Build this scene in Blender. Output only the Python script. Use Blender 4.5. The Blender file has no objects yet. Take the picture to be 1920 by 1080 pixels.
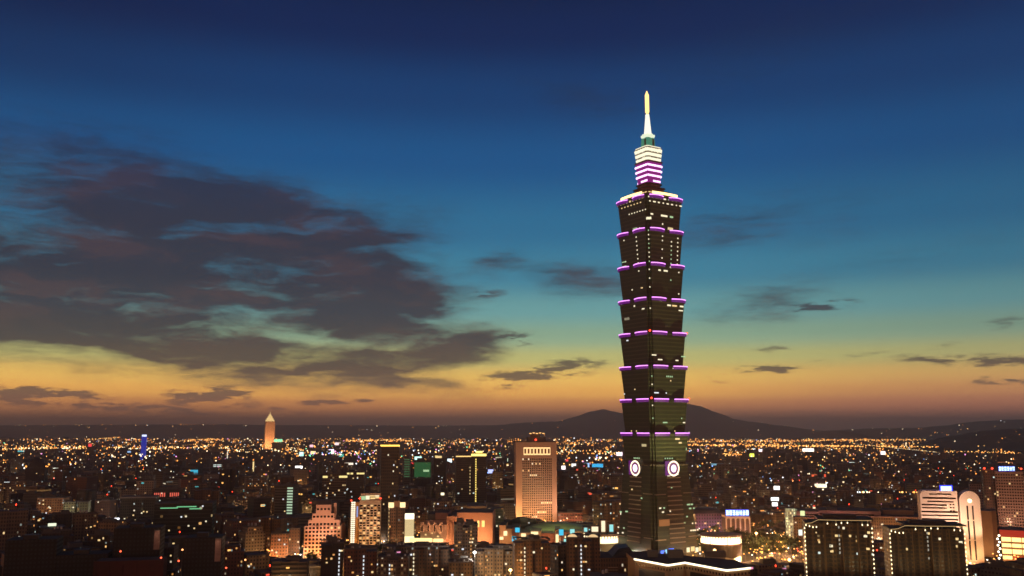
import bpy, bmesh, math, random
from mathutils import Vector, Matrix, Euler

random.seed(7)
C = bpy.context.scene
COL = C.collection
R = math.radians

# ------------------------------------------------------------------ camera
CAM_Z = 132.0
PITCH = R(8.81)
FPX = 1709.0                      # focal length in photo pixels (1920 wide)
cam_d = bpy.data.cameras.new("camera")
cam_d.sensor_width = 36.0
cam_d.lens = 36.0 * FPX / 1920.0
cam_d.clip_start = 1.0
cam_d.clip_end = 80000.0
cam = bpy.data.objects.new("camera", cam_d)
cam.location = (0, 0, CAM_Z)
cam.rotation_euler = (R(90) + PITCH, 0, 0)
COL.objects.link(cam)
C.camera = cam

C.view_settings.view_transform = 'Standard'
C.view_settings.look = 'None'
C.view_settings.exposure = 0.0
C.view_settings.gamma = 1.0
C.render.engine = 'CYCLES'
C.cycles.use_denoising = True
C.cycles.max_bounces = 4
C.cycles.diffuse_bounces = 2
C.cycles.glossy_bounces = 2
C.cycles.transmission_bounces = 2
C.cycles.volume_bounces = 0
C.cycles.sample_clamp_indirect = 1.5
C.cycles.caustics_reflective = False
C.cycles.caustics_refractive = False
C.cycles.filter_width = 1.6


def s2l(c):
    c = c / 255.0
    return c / 12.92 if c <= 0.04045 else ((c + 0.055) / 1.055) ** 2.4


def srgb(r, g, b, a=1.0):
    return (s2l(r), s2l(g), s2l(b), a)


def ray(px, py):
    """unit world direction seen at photo pixel (px, py)"""
    x, y, z = (px - 960.0) / FPX, (540.0 - py) / FPX, 1.0
    c, s = math.cos(PITCH), math.sin(PITCH)
    return Vector((x, z * c - y * s, z * s + y * c)).normalized()


def azel(px, py):
    d = ray(px, py)
    return math.degrees(math.atan2(d.x, d.y)), math.degrees(math.asin(d.z))


def px_at(X, Y, Z):
    c, s = math.cos(PITCH), math.sin(PITCH)
    dz = Z - CAM_Z
    dep = Y * c + dz * s
    return 960 + FPX * X / dep, 540 - FPX * (dz * c - Y * s) / dep


def x_at(px, Y, Z=0.0):
    dep = Y * math.cos(PITCH) + (Z - CAM_Z) * math.sin(PITCH)
    return (px - 960.0) / FPX * dep


def z_at(py, Y):
    return CAM_Z + Y * math.tan(PITCH - math.atan((py - 540.0) / FPX))


def y_ground(py, z=0.0):
    return (CAM_Z - z) / math.tan(math.atan((py - 540.0) / FPX) - PITCH)


# ------------------------------------------------------------------ sky
SUN_EL, SUN_AZ = -1.5, -6.0       # the sun has just set behind the city
world = bpy.data.worlds.new("World")
C.world = world
world.use_nodes = True
NT = world.node_tree
NT.nodes.clear()


def wn(kind, **kw):
    n = NT.nodes.new(kind)
    for k, v in kw.items():
        setattr(n, k, v)
    return n


def wl(a, b):
    NT.links.new(a, b)


def wmath(op, a, b=None, c=None, clamp=False):
    n = wn('ShaderNodeMath', operation=op, use_clamp=clamp)
    for i, v in enumerate((a, b, c)):
        if v is None:
            continue
        if isinstance(v, (int, float)):
            n.inputs[i].default_value = v
        else:
            wl(v, n.inputs[i])
    return n.outputs[0]


def wramp(fac, stops, interp='EASE'):
    n = wn('ShaderNodeValToRGB')
    n.color_ramp.interpolation = interp
    els = n.color_ramp.elements
    while len(els) < len(stops):
        els.new(0.5)
    for e, (p, c) in zip(els, stops):
        e.position = p
        e.color = c
    wl(fac, n.inputs[0])
    return n.outputs[0]


def wsmooth(v, lo, hi, a=0.0, b=1.0):
    n = wn('ShaderNodeMapRange', interpolation_type='SMOOTHSTEP')
    wl(v, n.inputs[0])
    for i, x in enumerate((lo, hi, a, b)):
        n.inputs[i + 1].default_value = x
    return n.outputs[0]


def wmix(fac, a, b, mode='MIX'):
    n = wn('ShaderNodeMix', data_type='RGBA', blend_type=mode)
    for sock, v in ((n.inputs[0], fac), (n.inputs[6], a), (n.inputs[7], b)):
        if isinstance(v, (int, float)):
            sock.default_value = v
        elif isinstance(v, tuple):
            sock.default_value = v
        else:
            wl(v, sock)
    return n.outputs[2]


tc = wn('ShaderNodeTexCoord')
sx = wn('ShaderNodeSeparateXYZ')
wl(tc.outputs['Generated'], sx.inputs[0])
el = wmath('MULTIPLY', wmath('ARCSINE', sx.outputs[2]), 57.29578)
az = wmath('MULTIPLY', wmath('ARCTAN2', sx.outputs[0], sx.outputs[1]), 57.29578)


def elpos(py):
    return (azel(1040, py)[1] + 3.0) / 93.0


sky_stops = [
    (0.0, srgb(70, 50, 48)),
    (elpos(801), srgb(106, 72, 56)),
    (elpos(782), srgb(140, 88, 58)),
    (elpos(760), srgb(170, 110, 62)),
    (elpos(735), srgb(204, 148, 70)),
    (elpos(708), srgb(208, 166, 82)),
    (elpos(672), srgb(176, 172, 106)),
    (elpos(632), srgb(134, 166, 138)),
    (elpos(580), srgb(102, 160, 162)),
    (elpos(515), srgb(60, 136, 164)),
    (elpos(430), srgb(38, 112, 152)),
    (elpos(300), srgb(18, 84, 138)),
    (elpos(180), srgb(14, 61, 112)),
    (elpos(60), srgb(11, 37, 82)),
    (elpos(-60), srgb(9, 26, 60)),
    (0.55, srgb(18, 28, 52)),
    (1.0, srgb(14, 20, 38)),
]
elf = wmath('MULTIPLY_ADD', el, 1 / 93.0, 3.0 / 93.0)
ramp_main = wramp(elf, sky_stops, 'EASE')
# away from the sunset: dark above, warm low glow added to light camera-facing walls
ramp_back = wramp(elf, [(0.0, srgb(192, 126, 82)), (0.09, srgb(192, 128, 88)), (0.22, srgb(128, 96, 82)), (0.45, srgb(50, 48, 62)), (1.0, srgb(18, 24, 44))], 'EASE')
west = wmath('DIVIDE', sx.outputs[1], wmath('SQRT', wmath('ADD', wmath('MULTIPLY', sx.outputs[0], sx.outputs[0]), wmath('ADD', wmath('MULTIPLY', sx.outputs[1], sx.outputs[1]), 1e-5))))
west = wsmooth(west, -0.2, 0.9)
sky = wmix(west, ramp_back, ramp_main)
# the sky falls off to a deeper, duller tone towards the north (right) and far left
side = wsmooth(az, 6.0, 32.0, 0.0, 1.0)
sky = wmix(wmath('MULTIPLY', side, 0.28), sky, srgb(24, 46, 84))
hi_left = wmath('MULTIPLY', wsmooth(az, -12.0, -34.0), wsmooth(el, 14.0, 24.0))
sky = wmix(wmath('MULTIPLY', hi_left, 0.5), sky, srgb(7, 25, 60))
# warm red afterglow low on the right
glow = wmath('MULTIPLY', wsmooth(az, 7.0, 24.0), wmath('MULTIPLY', wsmooth(el, 0.2, 1.3), wsmooth(el, 4.2, 1.6)))
sky = wmix(wmath('MULTIPLY', glow, 0.45), sky, srgb(142, 84, 66))

# cloud coordinates in degrees, bent by noise so the edges fray into wisps
cxy = wn('ShaderNodeCombineXYZ')
wl(az, cxy.inputs[0])
wl(el, cxy.inputs[1])


def noise(vec, scale, detail=6.0, rough=0.55, stretch=(1, 1), rot=0.0, off=(0, 0), dist=0.0):
    m = wn('ShaderNodeMapping', vector_type='POINT')
    m.inputs['Location'].default_value = (off[0], off[1], 0)
    m.inputs['Rotation'].default_value = (0, 0, R(rot))
    m.inputs['Scale'].default_value = (stretch[0], stretch[1], 1)
    wl(vec, m.inputs[0])
    n = wn('ShaderNodeTexNoise', noise_dimensions='2D')
    n.inputs['Scale'].default_value = scale
    n.inputs['Detail'].default_value = detail
    n.inputs['Roughness'].default_value = rough
    n.inputs['Distortion'].default_value = dist
    wl(m.outputs[0], n.inputs['Vector'])
    return n


wa = noise(cxy.outputs[0], 0.36, 6, 0.55, (0.42, 1.5), 10)
sub = wn('ShaderNodeVectorMath', operation='SUBTRACT')
wl(wa.outputs['Color'], sub.inputs[0])
sub.inputs[1].default_value = (0.5, 0.5, 0.5)
wsc = wn('ShaderNodeVectorMath', operation='MULTIPLY')
wl(sub.outputs[0], wsc.inputs[0])
wsc.inputs[1].default_value = (5.5, 1.9, 0)
wadd = wn('ShaderNodeVectorMath', operation='ADD')
wl(cxy.outputs[0], wadd.inputs[0])
wl(wsc.outputs[0], wadd.inputs[1])
warped = wadd.outputs[0]

# soft bodies of cloud: (x, y, half width, half height in photo px, tilt down to the right in degrees, strength)
BLOBS = [
    (150, 535, 500, 100, 6, 1.0), (430, 470, 330, 95, 12, 0.95), (600, 500, 190, 95, 14, 0.75),
    (60, 618, 430, 56, 8, 0.85), (330, 650, 400, 42, 10, 0.78), (560, 678, 290, 34, 10, 0.8),
    (760, 655, 180, 40, -6, 0.85), (880, 652, 100, 30, -14, 0.5), (690, 708, 160, 24, 6, 0.6),
    (640, 590, 230, 40, -6, 0.45), (740, 590, 150, 38, -14, 0.35),
    (230, 360, 300, 110, 14, 0.52), (420, 380, 330, 90, 6, 0.40), (700, 420, 150, 60, -6, 0.35),
    (90, 470, 260, 70, 8, 0.5), (560, 430, 240, 70, 18, 0.55),
    (1000, 703, 130, 22, -10, 0.8), (1075, 692, 46, 18, -8, 0.62),
    (960, 637, 46, 16, 2, 0.85), (932, 496, 62, 30, -12, 0.62), (900, 550, 70, 16, 0, 0.4),
    (1090, 520, 110, 36, 6, 0.62), (1130, 540, 80, 26, 6, 0.42),
    (1470, 580, 140, 30, -3, 0.46), (1530, 576, 80, 15, -4, 0.62), (1420, 560, 130, 40, -12, 0.3),
    (1440, 692, 58, 8, -1, 0.95), (1350, 706, 46, 12, 12, 0.5), (1860, 677, 170, 12, 3, 0.66), (1885, 712, 70, 9, 3, 0.6),
    (1600, 668, 110, 9, -6, 0.32), (1760, 652, 60, 10, -5, 0.32), (1880, 604, 80, 18, -14, 0.32), (1450, 656, 60, 10, -3, 0.38),
    (1520, 778, 80, 7, 2, 0.4), (1350, 430, 120, 50, -14, 0.34), (1450, 385, 150, 40, -16, 0.26), (1580, 410, 130, 46, -20, 0.26),
    (1720, 480, 160, 30, -6, 0.3), (1280, 120, 260, 80, -8, 0.30), (1080, 190, 120, 40, 12, 0.26), (1560, 60, 220, 70, -12, 0.24),
    (60, 738, 120, 12, 3, 0.95), (100, 752, 110, 13, 4, 0.9), (105, 729, 70, 6, 2, 0.75), (235, 765, 180, 10, 4, 0.8),
    (395, 742, 85, 20, -3, 0.95), (380, 755, 110, 10, 2, 0.6), (603, 754, 52, 7, 0, 1.0), (680, 752, 24, 4, 0, 0.8), (480, 768, 110, 6, 3, 0.55),
    # holes where the sky shows through
    (330, 512, 60, 22, 6, -0.42), (560, 578, 150, 34, -8, -0.62), (360, 650, 120, 17, 14, -0.55), (160, 666, 130, 13, 6, -0.45),
    (545, 708, 90, 14, 10, -0.42), (590, 640, 60, 22, 20, -0.4), (650, 600, 140, 22, -14, -0.35), (470, 455, 60, 22, 0, -0.2),
    (700, 712, 40, 12, 0, -0.3), (80, 400, 160, 40, 10, -0.35),
]
K = 29.8
field = None
small = None
for bx, by, rx, ry, rot, st in BLOBS:
    a0, e0 = azel(bx, by)
    m = wn('ShaderNodeMapping', vector_type='TEXTURE')
    m.inputs['Location'].default_value = (a0, e0, 0)
    m.inputs['Rotation'].default_value = (0, 0, R(-rot))
    m.inputs['Scale'].default_value = (1.7 * rx / K, 1.6 * ry / K, 1)
    if ry < 26 and st > 0:      # thin streaks are bent less, or they would break apart
        mx = wn('ShaderNodeMix', data_type='VECTOR')
        mx.inputs[0].default_value = 0.22
        wl(cxy.outputs[0], mx.inputs[4])
        wl(warped, mx.inputs[5])
        wl(mx.outputs[1], m.inputs[0])
    else:
        wl(warped, m.inputs[0])
    ln = wn('ShaderNodeVectorMath', operation='LENGTH')
    wl(m.outputs[0], ln.inputs[0])
    v = wsmooth(ln.outputs['Value'], 1.0, 0.0, 0.0, st)
    if ry < 26 and st > 0:
        small = v if small is None else wmath('MAXIMUM', small, v)
    else:
        field = v if field is None else wmath('ADD', field, v)
fb = noise(warped, 0.5, 9, 0.58, (0.26, 1.5), 9, (3.1, 7.7)).outputs['Fac']
fb2 = noise(cxy.outputs[0], 1.5, 7, 0.62, (0.3, 1.5), 5, (9.1, 2.7)).outputs['Fac']
field = wmath('MINIMUM', wmath('MAXIMUM', field, 0.0), 1.25)
dens = wmath('MULTIPLY', field, wmath('MULTIPLY_ADD', wsmooth(fb, 0.22, 0.78), 0.80, 0.45))
dens = wmath('MULTIPLY_ADD', wmath('MULTIPLY', wmath('SUBTRACT', fb2, 0.5), wsmooth(field, 0.02, 0.3)), 0.55, dens)
dens = wsmooth(dens, 0.02, 1.05)
dens2 = wmath('MULTIPLY', small, wmath('MULTIPLY_ADD', wsmooth(fb2, 0.30, 0.70), 1.25, 0.12))
dens2 = wmath('MULTIPLY', wsmooth(dens2, 0.16, 0.62), 0.85)
dens = wmath('MAXIMUM', wmath('MULTIPLY', dens, 0.93), dens2)
tone = noise(warped, 0.30, 5, 0.55, (0.5, 1.6), 12, (1.7, 4.4)).outputs['Fac']
cc = wmix(wsmooth(tone, 0.46, 0.66), srgb(45, 44, 58), srgb(66, 50, 58))
cc = wmix(wsmooth(el, 7.5, 3.0), cc, srgb(60, 54, 55))
cc = wmix(wsmooth(el, 2.6, 1.2), cc, srgb(92, 66, 56))
cc = wmix(wsmooth(el, 11.0, 19.0), cc, srgb(28, 48, 80))
sky = wmix(dens, sky, cc)
# low sky is seen through a long path of hazy air: its own light is stronger than what arrives
boost = wn('ShaderNodeValToRGB')
boost.color_ramp.interpolation = 'LINEAR'
be = boost.color_ramp.elements
for _ in range(4):
    be.new(.5)
for e_, (p_, v_) in zip(be, ((0.0, .80), (.12, .84), (.25, .60), (.42, .39), (.65, .285), (1.0, .22))):
    e_.position = p_
    e_.color = (v_, v_, v_, 1)
wl(wmath('DIVIDE', el, 9.0, clamp=True), boost.inputs[0])
bm = wn('ShaderNodeVectorMath', operation='SCALE')
wl(sky, bm.inputs[0])
wl(wmath('MULTIPLY', boost.outputs[0], 4.6), bm.inputs['Scale'])
sky = bm.outputs[0]
# a trace of the physical twilight sky on top
nish = wn('ShaderNodeTexSky', sky_type='NISHITA')
nish.sun_disc = False
nish.sun_elevation = R(SUN_EL)
nish.sun_rotation = R(SUN_AZ)
bg1 = wn('ShaderNodeBackground')
wl(sky, bg1.inputs[0])
bg1.inputs[1].default_value = 1.0
bg2 = wn('ShaderNodeBackground')
wl(nish.outputs[0], bg2.inputs[0])
bg2.inputs[1].default_value = 0.008
add = wn('ShaderNodeAddShader')
wl(bg1.outputs[0], add.inputs[0])
wl(bg2.outputs[0], add.inputs[1])
wo = wn('ShaderNodeOutputWorld')
wl(add.outputs[0], wo.inputs[0])
world.cycles.sampling_method = 'MANUAL'
world.cycles.sample_map_resolution = 512

# last light of the set sun, very weak, from behind the far hills
sl = bpy.data.lights.new("sun", 'SUN')
sl.energy = 0.03
sl.angle = R(10)
sl.color = (1.0, 0.62, 0.38)
so = bpy.data.objects.new("sun", sl)
so.rotation_euler = (R(90 - 2.0), 0, R(180 - SUN_AZ))
COL.objects.link(so)

# ------------------------------------------------------------------ materials
MATS = {}


def new_mat(name):
    m = bpy.data.materials.new(name)
    m.use_nodes = True
    m.node_tree.nodes.clear()
    return m


def emit(name, rgb, strength, sample=False, base=0.02):
    if name in MATS:
        return MATS[name]
    m = new_mat(name)
    nt = m.node_tree
    b = nt.nodes.new('ShaderNodeBsdfPrincipled')
    o = nt.nodes.new('ShaderNodeOutputMaterial')
    b.inputs['Base Color'].default_value = (base, base, base, 1)
    b.inputs['Roughness'].default_value = 0.5
    b.inputs['Emission Color'].default_value = (*rgb, 1)
    b.inputs['Emission Strength'].default_value = strength
    nt.links.new(b.outputs[0], o.inputs[0])
    m.cycles.emission_sampling = 'FRONT_BACK' if sample else 'NONE'
    MATS[name] = m
    return m


def solid(name, rgb, rough=0.8, metal=0.0, var=0.25, scale=0.25):
    """a plain surface with soft uneven wear"""
    if name in MATS:
        return MATS[name]
    m = new_mat(name)
    nt = m.node_tree
    b = nt.nodes.new('ShaderNodeBsdfPrincipled')
    o = nt.nodes.new('ShaderNodeOutputMaterial')
    g = nt.nodes.new('ShaderNodeTexCoord')
    n = nt.nodes.new('ShaderNodeTexNoise')
    n.inputs['Scale'].default_value = scale
    n.inputs['Detail'].default_value = 5
    nt.links.new(g.outputs['Object'], n.inputs['Vector'])
    mr = nt.nodes.new('ShaderNodeMapRange')
    mr.inputs[3].default_value = 1 - var
    mr.inputs[4].default_value = 1 + var
    nt.links.new(n.outputs[0], mr.inputs[0])
    mx = nt.nodes.new('ShaderNodeMix')
    mx.data_type = 'RGBA'
    mx.blend_type = 'MULTIPLY'
    mx.inputs[0].default_value = 1
    mx.inputs[6].default_value = (*rgb, 1)
    nt.links.new(mr.outputs[0], mx.inputs[7])
    nt.links.new(mx.outputs[2], b.inputs['Base Color'])
    b.inputs['Roughness'].default_value = rough
    b.inputs['Metallic'].default_value = metal
    nt.links.new(b.outputs[0], o.inputs[0])
    MATS[name] = m
    return m


WARM = [(1.0, 0.42, 0.10), (1.0, 0.55, 0.18), (1.0, 0.70, 0.32), (1.0, 0.86, 0.60), (0.80, 0.95, 0.86)]


def facade(name, wall, cw=3.2, ch=3.3, fw=0.55, fh=0.5, lit=0.05, strength=1.0, glass=(0.012, 0.014, 0.016), cols=WARM, line=None, bays=0.0, rough=0.75, group_rows=False, vfrac=None):
    """wall with a grid of windows laid out in metres (UV), some of them lit; every building draws its own lit set"""
    if name in MATS:
        return MATS[name]
    m = new_mat(name)
    nt = m.node_tree
    L = nt.links.new

    def nd(kind, **kw):
        n = nt.nodes.new(kind)
        for k, v in kw.items():
            setattr(n, k, v)
        return n

    def mt(op, a, b=None, c=None):
        n = nd('ShaderNodeMath', operation=op)
        for i, v in enumerate((a, b, c)):
            if v is None:
                continue
            if isinstance(v, (int, float)):
                n.inputs[i].default_value = v
            else:
                L(v, n.inputs[i])
        return n.outputs[0]

    uv = nd('ShaderNodeUVMap')
    sp = nd('ShaderNodeSeparateXYZ')
    L(uv.outputs[0], sp.inputs[0])
    oi = nd('ShaderNodeObjectInfo')
    u = mt('DIVIDE', sp.outputs[0], cw)
    v = mt('DIVIDE', sp.outputs[1], ch)
    fu, fv = mt('FRACT', u), mt('FRACT', v)
    cu, cv = mt('FLOOR', u), mt('FLOOR', v)
    inu = mt('LESS_THAN', mt('ABSOLUTE', mt('SUBTRACT', fu, 0.5)), fw / 2)
    inv = mt('LESS_THAN', mt('ABSOLUTE', mt('SUBTRACT', fv, 0.52)), fh / 2)
    win = mt('MULTIPLY', inu, inv)
    cx = nd('ShaderNodeCombineXYZ')
    if group_rows:                     # whole stretches of an office floor lit together
        L(mt('FLOOR', mt('DIVIDE', cu, 5.0)), cx.inputs[0])
    else:
        L(cu, cx.inputs[0])
    L(cv, cx.inputs[1])
    L(mt('MULTIPLY', oi.outputs['Random'], 977.0), cx.inputs[2])
    wnz = nd('ShaderNodeTexWhiteNoise', noise_dimensions='3D')
    L(cx.outputs[0], wnz.inputs['Vector'])
    ratio = mt('MULTIPLY', mt('MULTIPLY_ADD', oi.outputs['Random'], 1.3, 0.35), lit)
    on = mt('MULTIPLY', mt('LESS_THAN', wnz.outputs['Value'], ratio), win)
    sc = nd('ShaderNodeSeparateColor')
    L(wnz.outputs['Color'], sc.inputs[0])
    rp = nd('ShaderNodeValToRGB')
    rp.color_ramp.interpolation = 'CONSTANT'
    e = rp.color_ramp.elements
    while len(e) < len(cols):
        e.new(0.5)
    for i, c in enumerate(cols):
        e[i].position = i / len(cols)
        e[i].color = (*c, 1)
    L(sc.outputs[1], rp.inputs[0])
    # wall colour: building to building tint, weather streaks, floor lines
    tcn = nd('ShaderNodeTexCoord')
    mp = nd('ShaderNodeMapping')
    mp.inputs['Scale'].default_value = (0.22, 0.22, 0.035)
    L(tcn.outputs['Object'], mp.inputs[0])
    nz = nd('ShaderNodeTexNoise')
    nz.inputs['Scale'].default_value = 1.0
    nz.inputs['Detail'].default_value = 4
    L(mp.outputs[0], nz.inputs['Vector'])
    tint = mt('MULTIPLY', mt('MULTIPLY_ADD', nz.outputs[0], 0.7, 0.62), mt('MULTIPLY_ADD', oi.outputs['Random'], 0.5, 0.72))
    if line:
        edge = mt('LESS_THAN', fv, 0.14)
        tint = mt('MULTIPLY', tint, mt('MULTIPLY_ADD', edge, line, 1.0))
    if bays:
        bay = mt('LESS_THAN', mt('FRACT', mt('DIVIDE', cu, 3.0)), 0.3)
        tint = mt('MULTIPLY', tint, mt('MULTIPLY_ADD', bay, -bays, 1.0))
    mx = nd('ShaderNodeMix', data_type='RGBA', blend_type='MULTIPLY')
    mx.inputs[0].default_value = 1
    mx.inputs[6].default_value = (*wall, 1)
    L(tint, mx.inputs[7])
    mw = nd('ShaderNodeMix', data_type='RGBA')
    L(win, mw.inputs[0])
    L(mx.outputs[2], mw.inputs[6])
    mw.inputs[7].default_value = (*glass, 1)
    b = nd('ShaderNodeBsdfPrincipled')
    L(mw.outputs[2], b.inputs['Base Color'])
    L(mt('MULTIPLY_ADD', win, 0.42 - rough, rough), b.inputs['Roughness'])
    L(rp.outputs[0], b.inputs['Emission Color'])
    L(mt('MULTIPLY', on, mt('MULTIPLY', mt('MULTIPLY_ADD', mt('POWER', sc.outputs[2], 2.0), 1.6, 0.12), strength)), b.inputs['Emission Strength'])
    o = nd('ShaderNodeOutputMaterial')
    L(b.outputs[0], o.inputs[0])
    m.cycles.emission_sampling = 'NONE'
    m['cw'], m['ch'], m['fw'], m['fh'] = cw, ch, fw, fh
    MATS[name] = m
    return m


ROOF = solid('roof_concrete', (0.11, 0.10, 0.095), 0.9)
ROOF_D = solid('roof_bitumen', (0.05, 0.047, 0.045), 0.9)
METAL = solid('grey_metal', (0.16, 0.16, 0.16), 0.5, 0.6)
DARKM = solid('dark_metal', (0.035, 0.035, 0.038), 0.5, 0.5)
TANK = solid('steel_tank', (0.42, 0.42, 0.42), 0.4, 0.7)
SHED = solid('corrugated_shed', (0.13, 0.12, 0.10), 0.8)

# ------------------------------------------------------------------ mesh building


class MB:
    """collects faces with UVs in metres and material slots, then becomes ONE mesh object"""

    def __init__(self):
        self.v, self.f, self.uv, self.mi, self.mats = [], [], [], [], []

    def slot(self, mat):
        if mat not in self.mats:
            self.mats.append(mat)
        return self.mats.index(mat)

    def face(self, pts, mat, uvs=None):
        i = len(self.v)
        self.v.extend([tuple(p) for p in pts])
        self.f.append(tuple(range(i, i + len(pts))))
        self.uv.append(uvs or [(p[0], p[1]) for p in pts])
        self.mi.append(self.slot(mat))

    def loft(self, rings, wall, top=None, bottom=None, u0=0.0):
        """closed rings of equal length (lists of Vector), lowest first; wall faces get u along the ring and v = height"""
        n = len(rings[0])
        us = [0.0]
        for i in range(n):
            us.append(us[-1] + (Vector(rings[0][(i + 1) % n]) - Vector(rings[0][i])).length)
        for a, b in zip(rings, rings[1:]):
            for i in range(n):
                j = (i + 1) % n
                self.face([a[i], a[j], b[j], b[i]], wall,
                          [(us[i] + u0, a[i][2]), (us[i + 1] + u0, a[j][2]), (us[i + 1] + u0, b[j][2]), (us[i] + u0, b[i][2])])
        if top:
            self.face(list(rings[-1]), top)
        if bottom:
            self.face(list(reversed(rings[0])), bottom)

    def prism(self, poly, z0, z1, wall, top=None, bottom=None, u0=0.0):
        self.loft([[(x, y, z0) for x, y in poly], [(x, y, z1) for x, y in poly]], wall, top or wall, bottom, u0)

    def box(self, x0, x1, y0, y1, z0, z1, wall, top=None, bottom=True, u0=0.0):
        self.prism([(x0, y0), (x1, y0), (x1, y1), (x0, y1)], z0, z1, wall, top, (wall if bottom else None), u0)

    def tube(self, p, q, r0, r1, mat, n=6, caps=True):
        p, q = Vector(p), Vector(q)
        d = (q - p).normalized()
        a = d.orthogonal().normalized()
        b = d.cross(a)
        rings = []
        for c, r in ((p, r0), (q, r1)):
            rings.append([tuple(c + a * (r * math.cos(t)) + b * (r * math.sin(t))) for t in [2 * math.pi * k / n for k in range(n)]])
        self.loft(rings, mat, mat if caps else None, mat if caps else None)

    def lathe(self, prof, mat, n=16, top=True, bottom=True, cx=0, cy=0):
        rings = [[(cx + r * math.cos(2 * math.pi * k / n), cy + r * math.sin(2 * math.pi * k / n), z) for k in range(n)] for r, z in prof]
        self.loft(rings, mat, mat if top else None, mat if bottom else None)

    def mesh(self, name):
        me = bpy.data.meshes.new(name)
        me.from_pydata(self.v, [], self.f)
        for m in self.mats:
            me.materials.append(m)
        me.polygons.foreach_set('material_index', self.mi)
        ul = me.uv_layers.new(name='UVMap')
        flat = [c for f in self.uv for p in f for c in p]
        ul.data.foreach_set('uv', flat)
        me.update()
        return me

    def build(self, name, parent=None, loc=(0, 0, 0), rz=0.0):
        o = bpy.data.objects.new(name, self.mesh(name))
        COL.objects.link(o)
        o.location = loc
        o.rotation_euler = (0, 0, rz)
        if parent is not None:
            o.parent = parent
        return o


def tag(o, label=None, cat=None, group=None, kind=None):
    for k, v in (('label', label), ('category', cat), ('group', group), ('kind', kind)):
        if v:
            o[k] = v
    return o


def empty(name, loc=(0, 0, 0), rz=0.0):
    o = bpy.data.objects.new(name, None)
    o.empty_display_size = 1
    o.location = loc
    o.rotation_euler = (0, 0, rz)
    COL.objects.link(o)
    return o


def put(mesh, name, parent=None, loc=(0, 0, 0), rz=0.0):
    o = bpy.data.objects.new(name, mesh)
    COL.objects.link(o)
    o.location = loc
    o.rotation_euler = (0, 0, rz)
    if parent is not None:
        o.parent = parent
    return o


def rect(w, d, cx=0.0, cy=0.0):
    return [(cx - w / 2, cy - d / 2), (cx + w / 2, cy - d / 2), (cx + w / 2, cy + d / 2), (cx - w / 2, cy + d / 2)]


# unit pane used for every separately built window: 1 x 1 m in XZ facing -Y, scaled per copy
PANE_MESH = {}


def pane_mesh(mat, name='window'):
    key = (mat.name, name)
    if key not in PANE_MESH:
        b = MB()
        b.box(-0.5, 0.5, -0.12, 0.12, -0.5, 0.5, mat)
        PANE_MESH[key] = b.mesh(name)
    return PANE_MESH[key]


def pane(parent, mat, x, y, z, w, h, face=0.0, name='window'):
    """a window on a wall that faces -Y turned by `face` about Z, in the parent's own coordinates"""
    o = bpy.data.objects.new(name, pane_mesh(mat, name))
    COL.objects.link(o)
    o.parent = parent
    o.location = (x, y, z)
    o.rotation_euler = (0, 0, face)
    o.scale = (w, 1, h)
    return o


def pane_grid(parent, spots, name='window', most=98):
    """spots: (mat, x, y, z, w, h, face); the first `most` become windows of their own, the rest one mesh"""
    for s in spots[:most]:
        pane(parent, *s, name=name)
    if len(spots) > most:
        b = MB()
        for mat, x, y, z, w, h, fc in spots[most:]:
            c, s_ = math.cos(fc), math.sin(fc)
            t, n = Vector((c, s_, 0)), Vector((s_, -c, 0))
            o = Vector((x, y, z))
            for q in ((0.12,),):
                P = [o + t * (sx_ * w / 2) + n * q[0] + Vector((0, 0, sz * h / 2)) for sx_, sz in ((-1, -1), (1, -1), (1, 1), (-1, 1))]
                b.face(P, mat, [(0, 0), (1, 0), (1, 1), (0, 1)])
        ob = b.build(name, parent)
        ob['kind'] = 'stuff'


def spot(parent, loc, aim, watts, cone=90, color=(1.0, 0.55, 0.22), size=1.0, name='floodlight'):
    """a lamp: a small housing with a spot light in it, part of the thing it lights"""
    d = Vector(aim) - Vector(loc)
    b = MB()
    b.lathe([(0.5, -0.9), (0.8, -0.2), (0.85, 0.0)], DARKM, 10, top=False)
    b.lathe([(0.8, -0.05), (0.78, -0.04)], emit('floodlight_glass', (1, 0.8, 0.5), 6), 10)
    f = b.build(name, parent, loc)
    q = d.to_track_quat('Z', 'Y')
    f.rotation_euler = q.to_euler()
    ld = bpy.data.lights.new(name, 'SPOT')
    ld.energy = watts
    ld.color = color
    ld.spot_size = R(cone)
    ld.spot_blend = 0.6
    ld.shadow_soft_size = size
    lo = bpy.data.objects.new(name + '_light', ld)
    COL.objects.link(lo)
    lo.parent = f
    lo.location = (0, 0, 0.3)
    lo.rotation_euler = (math.pi, 0, 0)
    return f


# ------------------------------------------------------------------ bookkeeping for labels and for keeping sight lines open
HEROES = []      # (phrase, x px centre, half width px, visible top py, visible bottom py, depth, ground radius, X, Y)
AUTO = []        # (object, words for the kind, extra words, X, Y, Z, short kind)


def hero(phrase, l, r, top, bot, Y, rad=None, X=None):
    w = (r - l) / FPX * Y
    HEROES.append(dict(ph=phrase, l=l, r=r, top=top, bot=bot, Y=Y, rad=rad or w * 0.75, X=x_at((l + r) / 2, Y, 20) if X is None else X))


ORD = ['nearest', 'second nearest', 'third nearest', 'fourth nearest', 'fifth nearest', 'sixth nearest', 'seventh nearest', 'eighth nearest', 'ninth nearest', 'tenth nearest',
       'eleventh nearest', 'twelfth nearest', 'thirteenth nearest', 'fourteenth nearest', 'fifteenth nearest', 'sixteenth nearest', 'seventeenth nearest', 'eighteenth nearest', 'nineteenth nearest', 'twentieth nearest']


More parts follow.
